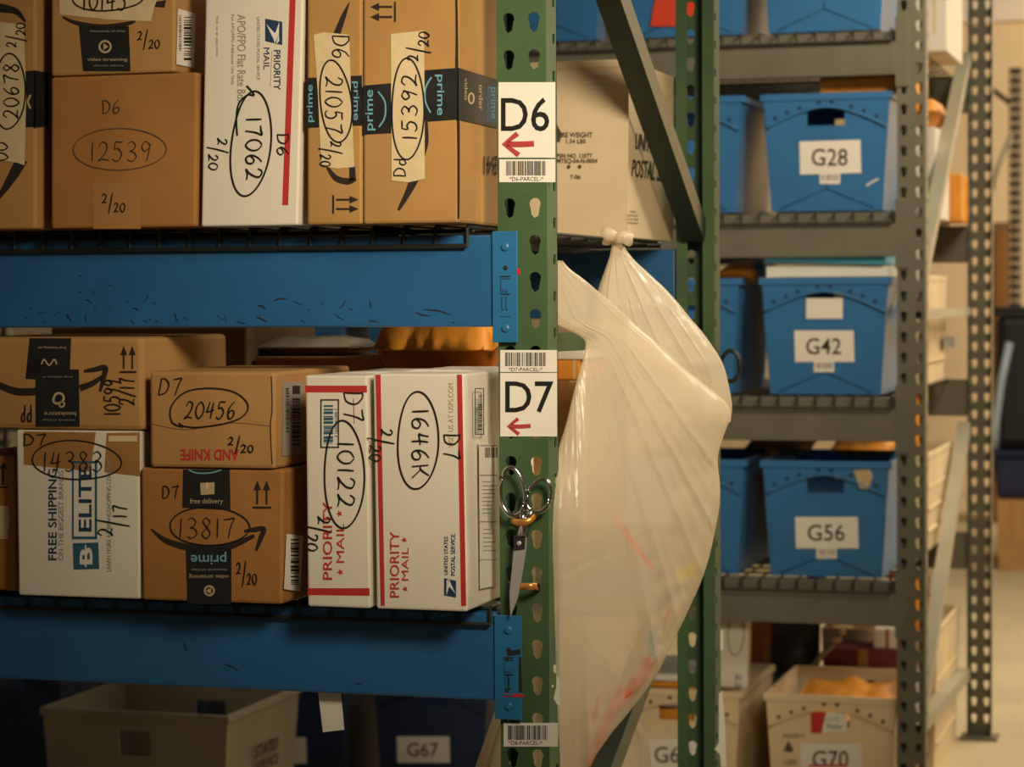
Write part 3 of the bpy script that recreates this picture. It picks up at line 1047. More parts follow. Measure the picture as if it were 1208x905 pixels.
with ce.part('handwriting') as mb:
    hand(mb, S, 'D7', (27, 512, 57, 526), 0, 2.2)
    hand(mb, S, '14383', (50, 533, 124, 556), 0, 2.0)
    oval(mb, S, (90, 543), 52, 23, 1.6, tilt=.1)
    hand(mb, S, '2/17', (116, 594, 150, 632), -90, 2.2)

c = Carton('cardboard_box', 'brown box on top of the white 14383 carton, numbered 10599', BX,
           [(-60, 397), (168, 399), (170, 503), (-60, 503)], 3.075, .30, zb=ce.ztop + .001, m='cardboard', bevel=.007)
S = c.S
with c.part('black_tape') as mb:
    poly(mb, S, [(35, 399), (84, 399), (82, 450), (30, 447)], 'black_tape', .5)
    poly(mb, S, [(42, 435), (93, 436), (94, 503), (42, 503)], 'black_tape', .8)
    stroke(mb, S, [(49, 430), (52, 424), (58, 431), (64, 424), (67, 430)], 1.8, 'print_tan', 1.1)
    oval(mb, S, (69, 470), 6, 6, 2.6, 'print_tan', 1.3, wob=.1)
    oval(mb, S, (73, 477), 3, 3, 2, 'print_tan', 1.3, wob=.1)
    letters(mb, S, 'free listening on', (45, 408, 78, 412), 180, 'print_tan', 1.1)
    letters(mb, S, 'shop millions of', (50, 443, 86, 446), 180, 'print_grey', 1.3)
    letters(mb, S, 'bookstore', (52, 486, 90, 491), 180, 'print_tan', 1.3)
    letters(mb, S, 'hundreds of songs', (50, 494, 88, 497), 180, 'print_grey', 1.3)
with c.part('printed_curve') as mb:
    stroke(mb, S, [(-30, 440), (0, 455), (20, 462), (42, 462)], 7, 'print_black', .4, ws=[5, 8, 9, 9])
    stroke(mb, S, [(94, 458), (108, 453), (121, 444)], 6, 'print_black', .4, ws=[8, 7, 4])
    stroke(mb, S, [(99, 438), (112, 436), (124, 434), (122, 446), (118, 462)], 5, 'print_black', .4, ws=[3, 6, 7, 6, 3])
    up_arrows(mb, S, (141, 408, 161, 440), 0)
with c.part('handwriting') as mb:
    hand(mb, S, '10599', (123, 446, 142, 490), -90, 2.2)
    hand(mb, S, '2/17', (141, 444, 159, 478), -90, 2.0, frac=False)
    hand(mb, S, 'dd', (25, 477, 39, 498), 0, 2.2)

cf = Carton('cardboard_box', 'brown box under the 20456 box, oval number 13817 above an upside-down prime', BX,
           [(166, 553), (334, 553), (333, 715), (168, 712)], 3.07, .30, zb=Z_D7, m='cardboard_dark')
S, R = cf.S, cf.R
with cf.part('black_tape') as mb:
    poly(mb, S, [(216, 554), (271, 554), (272, 602), (215, 599)], 'black_tape', .5)
    poly(mb, S, [(219, 646), (273, 646), (273, 713), (221, 713)], 'black_tape', .5)
    stroke(mb, S, [(223, 554.5), (232, 558), (248, 558), (261, 554.5)], 1.6, 'print_sky', .9)
    poly(mb, S, [(236, 570), (253, 569), (253, 583), (237, 584)], 'print_tan', .9)
    rect(mb, S, (243, 569.5, 246, 577), 'masking', 1.2)
    letters(mb, S, 'free delivery', (224, 588, 263, 596), 0, 'print_tan', .9)
    prime_word(mb, S, (225, 651, 267, 666), 180)
    letters(mb, S, 'video streaming', (223, 677, 270, 683), 180, 'print_tan', .9)
    letters(mb, S, 'thousands of titles', (226, 671, 268, 674), 180, 'print_grey', .9)
    oval(mb, S, (247, 697), 5.4, 5.4, 2.2, 'print_tan', .9, wob=0)
    poly(mb, S, [(249, 693), (249, 701), (243, 697)], 'print_tan', .9)
with cf.part('printed_curve') as mb:
    stroke(mb, S, [(178, 624), (198, 639), (235, 648), (270, 645), (300, 632)], 8, 'print_black', .4, ws=[1.5, 7, 9, 8, 4])
    stroke(mb, S, [(288, 627), (300, 625), (311, 624), (308, 634), (302, 650)], 5, 'print_black', .4, ws=[3, 6, 6, 6, 3])
    up_arrows(mb, S, (298, 567, 320, 600), 0)
with cf.part('handwriting') as mb:
    hand(mb, S, 'D7', (191, 573, 213, 588), 0, 1.8)
    hand(mb, S, '13817', (210, 611, 280, 635), 0, 1.7)
    oval(mb, S, (247, 621), 48, 22, 1.6, wob=.03)
    hand(mb, S, '2/20', (279, 664, 304, 690), 0, 2.0)
with cf.part('shipping_label') as mb:
    poly(mb, R, [(338, 630), (358, 632), (354, 698), (335, 695)], 'paper', .6)
    barcode(mb, R, (343, 636, 353, 690), n=18, vertical=True, mm=1.0, seed=9)

c = Carton('cardboard_box', 'brown box on top of the 13817 box, oval number 20456', BX,
           [(176, 438), (324, 439), (324, 552), (177, 552)], 3.065, .30, zb=cf.ztop + .001, m='cardboard', bevel=.005)
S, R = c.S, c.R
with c.part('flap_gap') as mb:
    stroke(mb, S, [(320, 444), (321, 480), (319, 505), (321, 548)], 1.4, 'pen', .4)
    stroke(mb, S, [(178, 500), (220, 507), (270, 499), (320, 503)], .8, 'ink_faint', .4)
with c.part('handwriting') as mb:
    hand(mb, S, 'D7', (186, 446, 215, 466), 0, 2.0, slant=.2)
    hand(mb, S, '20456', (217, 474, 279, 494), 0, 2.2, slant=.2)
    stroke(mb, S, [(216, 504), (203, 498), (202, 480), (218, 463), (245, 458), (275, 462), (292, 476), (288, 490), (268, 499), (236, 504), (218, 503), (211, 499)], 1.7, 'ink', 1.5)
    hand(mb, S, '2/20', (269, 516, 300, 534), 0, 2.2)
with c.part('printed_lettering') as mb:
    letters(mb, S, 'AND KNIFE', (213, 530, 282, 543), 180, 'print_red', bold=.02)
with c.part('shipping_label') as mb:
    poly(mb, R, [(334, 452), (358, 450), (357, 536), (333, 538)], 'print_grey', .6)
    barcode(mb, R, (337, 458, 341, 510), n=30, vertical=True, mm=1.0, seed=5)
    barcode(mb, R, (345, 470, 354, 528), n=22, vertical=True, mm=1.0, seed=6)
    rect(mb, R, (345, 455, 354, 465), 'print_black', 1.0)

c = Carton('mailing_carton', 'narrow white carton with red stripes top and bottom, number 10122', BX,
           [(360, 443), (433, 443), (437, 713), (363, 712)], 3.06, .32, zb=Z_D7, m='white_board', bevel=.003)
S, R = c.S, c.R
with c.part('red_stripe') as mb:
    poly(mb, S, [(360, 455), (433, 455), (433, 463), (360, 463)], 'print_red', .4)
    poly(mb, S, [(363, 694), (436, 694), (436, 703), (363, 702)], 'print_red', .4)
with c.part('printed_lettering') as mb:
    letters(mb, S, 'PRIORITY', (381, 592, 392, 684), -90, 'print_red', bold=.008)
    letters(mb, S, 'MAIL', (397, 618, 406, 664), -90, 'print_red')
    star(mb, S, (401.5, 675), 4, 'print_red'); star(mb, S, (400.5, 606), 4, 'print_red')
    stroke(mb, S, [(417, 470), (418, 500)], .8, 'print_red', .9, curve=False)
with c.part('barcode_label') as mb:
    for r in ((378, 471, 400, 472.5), (378, 527, 400, 528.5), (378, 471, 379.5, 528.5), (398.5, 471, 400, 528.5)):
        rect(mb, S, r, 'print_black', .8)
    barcode(mb, S, (382, 478, 393, 523), 'print_teal', n=16, vertical=True, seed=11)
    letters(mb, S, '4 12205 01500 7', (395, 482, 398, 516), -90, 'print_navy')
with c.part('handwriting') as mb:
    hand(mb, S, '10122', (398, 520, 418, 602), 90, 2.5)
    oval(mb, S, (406, 560), 24, 62, 2.0, tilt=-.05)
    hand(mb, S, 'D7', (405, 461, 429, 500), 90, 2.2)
    hand(mb, S, '2/20', (361, 609, 389, 652), 90, 2.4)

c = Carton('mailing_carton', 'wide white carton beside the D7 sign, red side stripes, number 16464', BX,
           [(440, 441), (546, 441), (551, 716), (444, 715)], 3.06, .34, zb=Z_D7, m='white_board', bevel=.003)
S, R = c.S, on_x(at(549, 580, 3.06).x + .004)
with c.part('red_stripe') as mb:
    poly(mb, S, [(443, 442), (449, 442), (454, 715), (449, 715)], 'print_red', .4)
    poly(mb, S, [(539, 442), (545, 442), (550, 715), (544, 715)], 'print_red', .4)
with c.part('printed_lettering') as mb:
    letters(mb, S, 'PRIORITY', (460, 627, 471, 705), -90, 'print_red', bold=.008)
    letters(mb, S, 'MAIL', (474, 646, 482, 685), -90, 'print_red')
    star(mb, S, (478, 695), 3.6, 'print_red'); star(mb, S, (477, 637), 3.6, 'print_red')
    letters(mb, S, 'VISIT US AT USPS.COM', (529, 452, 535, 528), -90, 'print_tan')
    letters(mb, S, 'UNITED STATES', (524, 633, 528.5, 678), -90, 'print_navy', bold=.01)
    letters(mb, S, 'POSTAL SERVICE.', (532, 629, 537, 679), -90, 'print_navy', bold=.01)
    eagle(mb, S, (524, 682, 538, 705), -90)
with c.part('handwriting') as mb:
    hand(mb, S, '1646K', (486, 482, 506, 568), 90, 2.5, slant=-.1)
    oval(mb, S, (493, 520), 25, 55, 2.0)
    hand(mb, S, '2/20', (436, 506, 463, 546), 90, 2.3)
    hand(mb, S, 'D7', (523, 511, 543, 545), 90, 2.2)
with c.part('shipping_label') as mb:
    poly(mb, R, [(565, 520), (589, 528), (590, 690), (566, 695)], 'paper', .8)
    for q in ((566, 525, 586, 526.5), (566, 560, 586, 561.5), (566, 615, 586, 616.5), (566, 660, 586, 661)):
        rect(mb, R, q, 'print_grey', 1.2)
    barcode(mb, R, (572, 528, 588, 540), n=14, mm=1.3, seed=21)
    for k in range(9):
        rect(mb, R, (569, 568 + k * 4.6, 569 + 10 + (k * 7) % 8, 569.2 + k * 4.6), 'print_grey', 1.2)
    for k in range(6):
        rect(mb, R, (570, 624 + k * 5, 570 + 8 + (k * 5) % 9, 625.2 + k * 5), 'print_grey', 1.2)
with c.part('barcode_label') as mb:
    for q in ((560, 458, 571, 459), (560, 512, 571, 513), (560, 458, 561, 513), (570, 458, 571, 513)):
        rect(mb, R, q, 'print_black', 1.0)
    barcode(mb, R, (564, 466, 569, 508), n=26, vertical=True, mm=1.2, seed=31)

# ---- things behind the D7 row ---------------------------------------
def pillow(name, label, cat, c, sx, sy, sz, m, rx=0.0, rz=0.0, ry=0.0, crumple=.006, group=None, p=4.0, parts=None):
    """a stuffed mailer: flat rounded pillow with seams and crumples; c = centre"""
    Rm = Matrix.Rotation(rz, 3, 'Z') @ Matrix.Rotation(ry, 3, 'Y') @ Matrix.Rotation(rx, 3, 'X')
    n, verts, faces = 14, [], []
    for side in (1, -1):
        for i in range(n + 1):
            for j in range(n + 1):
                a, b = 2 * i / n - 1, 2 * j / n - 1
                h = max(0, (1 - abs(a) ** p) * (1 - abs(b) ** p)) ** .6
                q = Vector((a * sx / 2, b * sy / 2, side * (h * sz / 2 + .0008)))
                d = noise.noise(Vector((a * 2.5 + c[0] * 9, b * 2.5 + c[2] * 7, side * 3.0))) * crumple
                d += noise.noise(Vector((a * 6 + c[0] * 9, b * 6, side * 5.0))) * crumple * .5
                q.z += d * h
                verts.append(Vector(c) + Rm @ q)
    K = (n + 1) * (n + 1)
    for s in (0, 1):
        for i in range(n):
            for j in range(n):
                f = [s * K + i * (n + 1) + j, s * K + (i + 1) * (n + 1) + j, s * K + (i + 1) * (n + 1) + j + 1, s * K + i * (n + 1) + j + 1]
                faces.append(f if s == 0 else f[::-1])
    edge = [(i, 0) for i in range(n)] + [(n, j) for j in range(n)] + [(n - i, n) for i in range(n)] + [(0, n - j) for j in range(n)]
    for k in range(len(edge)):
        a, b = edge[k], edge[(k + 1) % len(edge)]
        ia, ib = a[0] * (n + 1) + a[1], b[0] * (n + 1) + b[1]
        faces.append((ia, ib, K + ib, K + ia))
    mb = MB()
    mb.raw(verts, faces, m, True)
    z0 = min(v.z for v in verts)
    o = mb.build(name, loc=(c[0], c[1], z0))
    return tag(o, label, cat, group)

def slab(name, label, cat, c, sx, sy, sz, m, ry=0.0, rz=0.0, bevel=.008, group=None):
    """flat boxy mailer lying on its broad side; c = centre of its base"""
    mb = MB()
    Rm = Matrix.Rotation(rz, 3, 'Z') @ Matrix.Rotation(ry, 3, 'Y')
    n = 6
    V, Fc = [], []
    def bend(x): return .006 * math.sin(x * 9 + c[0] * 5)
    for i in range(n + 1):
        x = -sx / 2 + sx * i / n
        for (y, z) in ((-sy / 2, 0), (sy / 2, 0), (sy / 2, sz), (-sy / 2, sz)):
            V.append(Vector(c) + Rm @ Vector((x, y, z + (bend(x) if z else 0) * min(1, sz / .04))))
    for i in range(n):
        for k in range(4):
            l = (k + 1) % 4
            Fc.append((i * 4 + k, i * 4 + l, i * 4 + 4 + l, i * 4 + 4 + k))
    Fc += [(0, 1, 2, 3), (n * 4 + 3, n * 4 + 2, n * 4 + 1, n * 4)]
    mb.raw(V, Fc, m)
    o = mb.build(name, loc=tuple(c))
    return tag(o, label, cat, group)
def plain_carton(label, u0, u1, vt, Y, depth, zb, m, name='cardboard_box', flap=True):
    c = Carton(name, label, BX, [(u0, vt), (u1, vt), (u1, 700), (u0, 700)], Y, depth, zb=zb, m=m)
    if flap:
        mb = MB()
        P = c.P
        xm = (P[0].x + P[1].x) / 2
        mb.box(P[0].x + .01, P[1].x - .01, Y + depth / 2 - .025, Y + depth / 2 + .025, c.ztop, c.ztop + .0006, 'clear_tape')
        mb.build('tape', c.t)
    return c
c1 = plain_carton('dark brown carton behind the 10599 box, top just under the upper beam', 60, 291, 386, 3.50, .30, Z_D7, 'cardboard_grey')
c2 = plain_carton('brown carton lying behind the 20456 box', 300, 452, 421, 3.52, .25, Z_D7, 'cardboard_dark')
p = at(330, 425, 3.86)
pillow('padded_mailer', 'small reddish brown mailer between the carton tops below the upper beam', 'mailer', (at(335, 405, 3.84).x, 3.84, at(335, 412, 3.84).z - .06), .06, .24, .03, 'padded', rx=math.radians(90), rz=.1)
pillow('padded_mailer', 'pale grey mailer bag on the carton behind the 10122 box', 'mailer', (at(385, 410, 3.62).x - .02, 3.64, c2.ztop + .014), .16, .17, .03, 'grey_tub', rz=.1)
# pile under the orange mailer: a carton hidden behind the 16464 carton
c3 = plain_carton('carton behind the wide white 16464 carton, orange mailer on it', 465, 588, 441, 3.47, .30, Z_D7, 'cardboard')
pillow('padded_mailer', 'orange padded mailer above the white 16464 carton, under the upper beam', 'mailer', (at(527, 410, 3.56).x, 3.585, c3.ztop + .060), .195, .20, .10, 'orange_pack', rx=math.radians(14), crumple=.016, p=9)

# contents of the D7 bay seen between the green post and the bag
XBAY = XPL - .006
c4 = Carton('cardboard_box', 'plain tan carton seen between the D7 post and the white bag', BX,
            [(560, 449), (688, 449), (688, 640), (560, 640)], 3.93, .22, zb=Z_D7, m='cardboard')
with c4.part('tape') as mb:
    rect(mb, c4.S, (655, 449, 672, 480), 'clear_tape', .5)
c5 = Carton('cardboard_box', 'flat orange carton on the tan carton beside the D7 sign', BX,
            [(600, 425), (684, 425), (684, 447), (600, 447)], 3.95, .18, zb=c4.ztop + .001, m='orange_pack', bevel=.003)
with c5.part('tape') as mb:
    rect(mb, c5.S, (676, 425, 679, 447), 'masking', .5)
c6 = Carton('mailing_carton', 'flat white carton under the green cross brace beside the D7 sign', BX,
            [(600, 408), (690, 408), (690, 424), (600, 424)], 3.95, .18, zb=c5.ztop + .001, m='white_board', bevel=.003)
with c6.part('red_stripe') as mb:
    rect(mb, c6.S, (606, 408, 610, 424), 'print_red', .5)

# ================================================================== signs on the post
def sign(label, r, build, name='shelf_sign', cat='sign', Y=YD - .0012):
    u0, v0, u1, v1 = r
    t = thing(name, tuple(at((u0 + u1) / 2, v1, Y)), label, cat)
    S = on_y(Y)
    mb = MB()
    # a card: the pixel rectangle, with thickness
    P = [at(u0, v1, Y), at(u1, v1, Y), at(u1, v0, Y), at(u0, v0, Y)]
    mb.hexa(P, [q + Vector((0, .0006, 0)) for q in P], 'paper')
    mb.build('card', t)
    build(t, S)
    return t
def red_arrow(mb, S, u0, u1, vc, h, m='arrow_red', mm=.5):
    stroke(mb, S, [(u1, vc - .5), ((u0 + u1) / 2, vc + .3), (u0 + 3, vc)], h * .27, m, mm)
    stroke(mb, S, [(u0 + h * .62, vc - h * .5), (u0, vc), (u0 + h * .68, vc + h * .52)], h * .25, m, mm, curve=False)
def b_d6(t, S):
    mb = MB(); letters(mb, S, 'D6', (591, 115, 648, 155), 0, 'ink', .4, bold=.006); mb.build('lettering', t)
    mb = MB(); red_arrow(mb, S, 595, 630, 170, 25); mb.build('red_arrow', t)
sign('white D6 sign with red left arrow on the green post', (588, 97, 655, 186), b_d6)
def b_bc(r1, txt, r2):
    def f(t, S):
        mb = MB(); barcode(mb, S, r1, n=34, mm=.4, seed=int(r1[1])); mb.build('barcode', t)
        mb = MB(); letters(mb, S, txt, r2, 0, 'print_black', .4); mb.build('lettering', t)
    return f
sign('barcode sticker directly below the D6 sign', (589, 188, 655, 215), b_bc((597, 190, 644, 207), '*D6-PARCEL-*', (601, 208.5, 641, 213.5)), 'barcode_sticker', 'sticker')
def b_d7(t, S):
    mb = MB(); letters(mb, S, 'D7', (596, 450, 653, 487), 0, 'ink', .4, bold=.006); mb.build('lettering', t)
    mb = MB(); red_arrow(mb, S, 600, 626, 503, 18); mb.build('red_arrow', t)
sign('white D7 sign with red left arrow on the green post', (590, 440, 657, 515), b_d7)
sign('barcode sticker directly above the D7 sign', (590, 413, 657, 439), b_bc((596, 416, 644, 432), '*D7-PARCEL-*', (600, 433.5, 640, 438)), 'barcode_sticker', 'sticker')
sign('barcode sticker low on the green post, under the lower beam end', (594, 853, 658, 881), b_bc((599, 856, 646, 873), '*D8-PARCEL-*', (600, 874, 640, 879)), 'barcode_sticker', 'sticker')
mb = MB()
S = on_y(YD)
poly(mb, S, [(657, 796), (660, 802), (661, 833), (657, 831), (653, 824), (656, 812)], 'paper', .6)
poly(mb, S, [(653, 784), (656, 785), (656, 795), (653, 793)], 'paper', .6)
poly(mb, S, [(651, 808), (653, 808), (653, 811), (651, 811)], 'paper', .6)
build_split(mb, 'sticker_scrap', rackD)
# torn sticker edge on the rear post
XR = XPR + .0006
S = lambda u, v, mm=.5: toward(at(u, v, YD + DEPTH - .056), mm)
mb = MB()
for q in ([(848, 818), (852, 815), (855, 850), (857, 905), (851, 905), (849, 890), (843, 884), (848, 876)], [(850, 743), (853, 744), (853, 767), (850, 767)]):
    poly(mb, S, q, 'paper', .8)
build_split(mb, 'sticker_scrap', rackD)

# ================================================================== scissors hanging on the post
sc_t = thing('scissors', tuple(at(612, 728, YD - .02)), 'steel scissors hanging point down on the green post below D7', 'scissors')
def P3(u, v, dy=0.0): return at(u, v, YD - .020 + dy)
def loop(c, rx, ry, tilt, r0, n=26, dy=0.0, flat=0):
    pts, rs = [], []
    for k in range(n):
        t = 2 * math.pi * k / n
        x, y = rx * math.cos(t) * (1 + .12 * math.sin(t)), ry * math.sin(t)
        pts.append(P3(c[0] + x * math.cos(tilt) - y * math.sin(tilt), c[1] + x * math.sin(tilt) + y * math.cos(tilt), dy))
        rs.append(r0 * (1 + .35 * max(0, math.sin(t))))
    return pts, rs
def scissor_half(lp, shank, blade, dy, name, m_sh):
    mb = MB()
    pts, rs = loop(*lp, dy=dy)
    mb.tube(pts, .0035, 'chrome', n=8, closed=True, rs=rs)
    mb.tube([P3(u, v, dy) for u, v in shank], .004, 'chrome', n=8, rs=[.0038, .0050, .0055, .0060][:len(shank)])
    o = mb.build('handle', sc_t)
    mb = MB()
    a = [P3(u, v, dy - .001) for u, v in blade]
    b = [q + Vector((0, .002, 0)) for q in a]
    n = len(a)
    mb.raw(a + b, [tuple(range(n)), tuple(range(2 * n - 1, n - 1, -1))] + [(i, n + i, n + (i + 1) % n, (i + 1) % n) for i in range(n)], m_sh)
    mb.build('blade', sc_t)
scissor_half(((604.5, 580), 14.5, 29, -.10, .0030), [(614, 602), (617, 612), (619, 622), (618, 632)],
             [(613, 628), (621, 630), (621, 645), (617, 672), (611, 705), (602, 728), (601, 700), (604, 670), (606, 645)], 0.0, 'half', 'steel')
scissor_half(((636, 585), 13.5, 20.5, .35, .0028), [(629, 601), (623, 610), (618, 620), (614, 632)],
             [(606, 640), (616, 634), (620, 640), (619, 650), (612, 655), (606, 690), (602, 728), (600, 715), (603, 680), (606, 652)], .003, 'half', 'steel_dark')
mb = MB()
poly(mb, on_y(YD - .0215), [(606, 632), (620, 630), (619, 648), (606, 650)], 'steel_dark', .4)
mb.lathe_disc(P3(612.5, 641, -.0015), (0, -1, 0), .0035, .002, 'steel')
mb.build('pivot', sc_t)
def band(label, pts, wpx):
    mb = MB()
    front = [at(u, v - wpx / 2, YD - .027 + dy) for u, v, dy in pts] + [at(u, v + wpx / 2, YD - .027 + dy) for u, v, dy in pts]
    n = len(pts)
    back = [q + Vector((0, .0015, 0)) for q in front]
    V = front + back
    Fc = []
    for i in range(n - 1):
        Fc += [(i, i + 1, n + i + 1, n + i), (2 * n + i, 3 * n + i, 3 * n + i + 1, 2 * n + i + 1), (i, 2 * n + i, 2 * n + i + 1, i + 1), (n + i, n + i + 1, 3 * n + i + 1, 3 * n + i)]
    Fc += [(0, n, 3 * n, 2 * n), (n - 1, 3 * n - 1, 4 * n - 1, 2 * n - 1)]
    mb.raw(V, Fc, 'copper', True)
    o = mb.build('copper_strap', loc=tuple(at(pts[n // 2][0], pts[n // 2][1] + wpx, YD - .01)))
    tag(o, label, 'strap')
band('copper coloured strap across the scissors below the finger loops', [(601, 611, .026), (603, 613, .010), (608, 616, 0), (617, 617, -.001), (626, 614, 0), (632, 608, .010), (634, 603, .026)], 8)
band('copper coloured strap beside the scissor blades, the lower of two', [(608, 691, .026), (610, 692, .012), (616, 692, .002), (626, 692, 0), (633, 692, .008), (637, 694, .026)], 8)

# black-handled scissors behind the rear post
bs = thing('scissors', tuple(at(866, 480, YD + DEPTH + .03)), 'black handled scissors hanging behind the rear green post', 'scissors')
mb = MB()
Yb = YD + DEPTH + .02
pts = []
for k in range(22):
    t = 2 * math.pi * k / 22
    pts.append(at(862 + 11 * math.cos(t), 432 + 18 * math.sin(t), Yb))
mb.tube(pts, .0042, 'black_plastic', n=8, closed=True)
mb.tube([at(858, 450, Yb), at(853, 458, Yb), at(848, 466, Yb)], .005, 'black_plastic', n=8)
mb.build('handle', bs)
mb = MB()
a = [at(u, v, Yb - .001) for u, v in ((845, 464), (852, 466), (846, 500), (838, 530), (839, 500))]
mb.raw(a + [q + Vector((0, .002, 0)) for q in a], [(0, 1, 2, 3, 4), (9, 8, 7, 6, 5)] + [(i, 5 + i, 5 + (i + 1) % 5, (i + 1) % 5) for i in range(5)], 'steel')
mb.build('blade', bs)

# ================================================================== plastic bags
def interp(tab, x):
    if x <= tab[0][0]: return tab[0][1]
    for (a, b), (c, d) in zip(tab, tab[1:]):
        if x <= c:
            t = (x - a) / (c - a)
            return b + (d - b) * t
    return tab[-1][1]
DENS = []
def bag_shell(mb, vs_, left, right, ydep, bulge, folds, m, nphi=220, seed=0.0, crump=1.0, cap=True, fan=None):
    rows = []
    DENS.clear()
    for v in vs_:
        l = sum(interp(left, v + k) for k in (-8, -4, 0, 4, 8)) / 5
        r = sum(interp(right, v + k) for k in (-10, -5, 0, 5, 10)) / 5
        b = interp(bulge, v)
        row = []
        for k in range(nphi):
            ph = 2 * math.pi * k / nphi
            s = (1 - math.cos(ph)) / 2
            f = math.sin(ph)
            u = l + (r - l) * s
            Y = interp(ydep, u)
            fo = 0.0; den = 0.0
            t = 0.0 if fan is None else max(0.0, min(1.0, (v - 396) / 24))
            for part, wt in ((folds, 1 - t), (fan, t)):
                if wt <= 0 or not part: continue
                q = s if part is folds else (u - 672) / (v - 316) + .010 * noise.noise(Vector((u * .01, v * .006, seed)))
                for (s0, w, amp) in part:
                    d = abs(q - s0) / w
                    if d > 4: continue
                    fo += wt * amp * math.exp(-1.6 * d)
                    den += wt * min(1.0, .3 + amp / .006) * math.exp(-3.0 * d * d) * (.55 + .6 * noise.noise(Vector((s0 * 40, v * .006, seed))))
            lo = noise.noise(Vector((u * .012 + seed, v * .006, .3 if f > 0 else 7.7))) * .016
            hi = abs(noise.noise(Vector((u * .022 + v * .016 + seed, v * .022 - u * .016, 5.0)))) * .012
            hi += abs(noise.noise(Vector((u * .05 - v * .03 + seed, v * .05, 9.0)))) * .004
            wr = max(.12, min(1.0, (s - .55) * 3.0)) if crump > 0 else .1
            env = min(1.0, abs(f) * 2.2)
            Yp = Y - b * f - (fo * (b / .05) ** .5 + lo * min(1, b / .04) + hi * .55 * wr * min(1, b / .03)) * env * (1 if f > 0 else -.6)
            DENS.append(min(1.0, den * .75 + max(0.0, noise.noise(Vector((u * .06 + seed, v * .008, 1.0)))) * .5) if f > 0 else .5)
            row.append(at(u, v + 1.5 * noise.noise(Vector((u * .05, v * .02, seed))), Yp))
        rows.append(row)
    V = [p for r_ in rows for p in r_]
    n = nphi
    Fc = [(i * n + k, i * n + (k + 1) % n, (i + 1) * n + (k + 1) % n, (i + 1) * n + k) for i in range(len(rows) - 1) for k in range(n)]
    if cap:
        Fc.append(tuple(range(n))); Fc.append(tuple((len(rows) - 1) * n + k for k in range(n))[::-1])
    mb.raw(V, Fc, m, True)
def density(o):
    a = o.data.attributes.new('density', 'FLOAT', 'POINT')
    d = DENS + [.5] * (len(o.data.vertices) - len(DENS))
    a.data.foreach_set('value', d)
bag = thing('plastic_bag', tuple(at(720, 925, 3.35)), 'big translucent white plastic bag knotted to the rack beside the post', 'bag')
ydep = [(600, 3.206), (640, 3.210), (660, 3.222), (692, 3.265), (740, 3.38), (800, 3.46), (866, 3.54)]
# front body gathered over the cross brace
mb = MB()
rows = [308 + i * 4 for i in range(0, 157)]
leftB = [(308, 640), (380, 640), (388, 665), (394, 690), (412, 691), (450, 680), (500, 668), (540, 655), (575, 630), (600, 617), (930, 617)]
rightB = [(308, 660), (343, 706), (385, 752), (430, 803), (468, 850), (484, 866), (500, 859), (530, 848), (545, 846), (575, 850), (600, 849),
          (630, 843), (665, 835), (700, 822), (745, 800), (790, 779), (825, 755), (860, 726), (895, 700), (930, 678)]
bulgeB = [(308, .008), (380, .012), (400, .018), (450, .03), (520, .055), (620, .075), (720, .07), (820, .045), (905, .025), (930, .02)]
_rf = random.Random(11)
folds = [(.012 + k * .045, .010, _rf.choice((.001, .002, .004))) for k in range(20)]
fan = []
x = -.06
while x < .75:
    fan.append((x, _rf.uniform(.006, .013) * (1 + 1.5 * max(0, x)), _rf.choice((.0015, .0025, .004, .008))))
    x += _rf.uniform(.012, .036) * (1 + 2.2 * max(0, x))
bag_shell(mb, rows, leftB, rightB, ydep, bulgeB, folds, 'bag_white', seed=1.3, fan=fan)
density(mb.build('bag_body', bag))
# the tied corner rising to the wire deck
mb = MB()
rowsA = [290 + i * 4 for i in range(0, 53)]
leftA = [(290, 722), (300, 720), (320, 713), (345, 704), (400, 700), (500, 760)]
rightA = [(290, 735), (300, 741), (318, 760), (345, 790), (375, 814), (395, 832), (430, 854), (460, 861), (486, 865), (500, 860)]
ydepA = [(700, 3.46), (740, 3.52), (800, 3.55), (866, 3.60)]
bulgeA = [(290, .010), (310, .022), (360, .05), (430, .06), (500, .03)]
foldsA = [(.15, .015, .003), (.3, .012, .006), (.42, .014, .003), (.55, .015, .007), (.72, .016, .004), (.85, .02, .003)]
bag_shell(mb, rowsA, leftA, rightA, ydepA, bulgeA, foldsA, 'bag_white', seed=4.1)
density(mb.build('tied_corner', bag))
# the knot with two ears
mb = MB()
def blob(path, rs, flat=1.0):
    mb.tube([at(u, v, 3.50 + dy) for u, v, dy in path], .01, 'bag_white', n=10, rs=rs)
blob([(728, 293, 0), (728, 287, -.004), (727, 281, -.006), (726, 276, 0)], [.0085, .0085, .011, .007])
blob([(727, 281, -.012), (721, 278, -.015), (715, 274, -.008), (711, 274, 0)], [.007, .010, .010, .004])
blob([(727, 282, -.012), (735, 279, -.015), (740, 281, -.010), (743, 288, 0)], [.007, .010, .011, .005])
blob([(720, 281, -.004), (716, 285, 0), (712, 287, .004)], [.007, .007, .003])
mb.build('knot', bag)
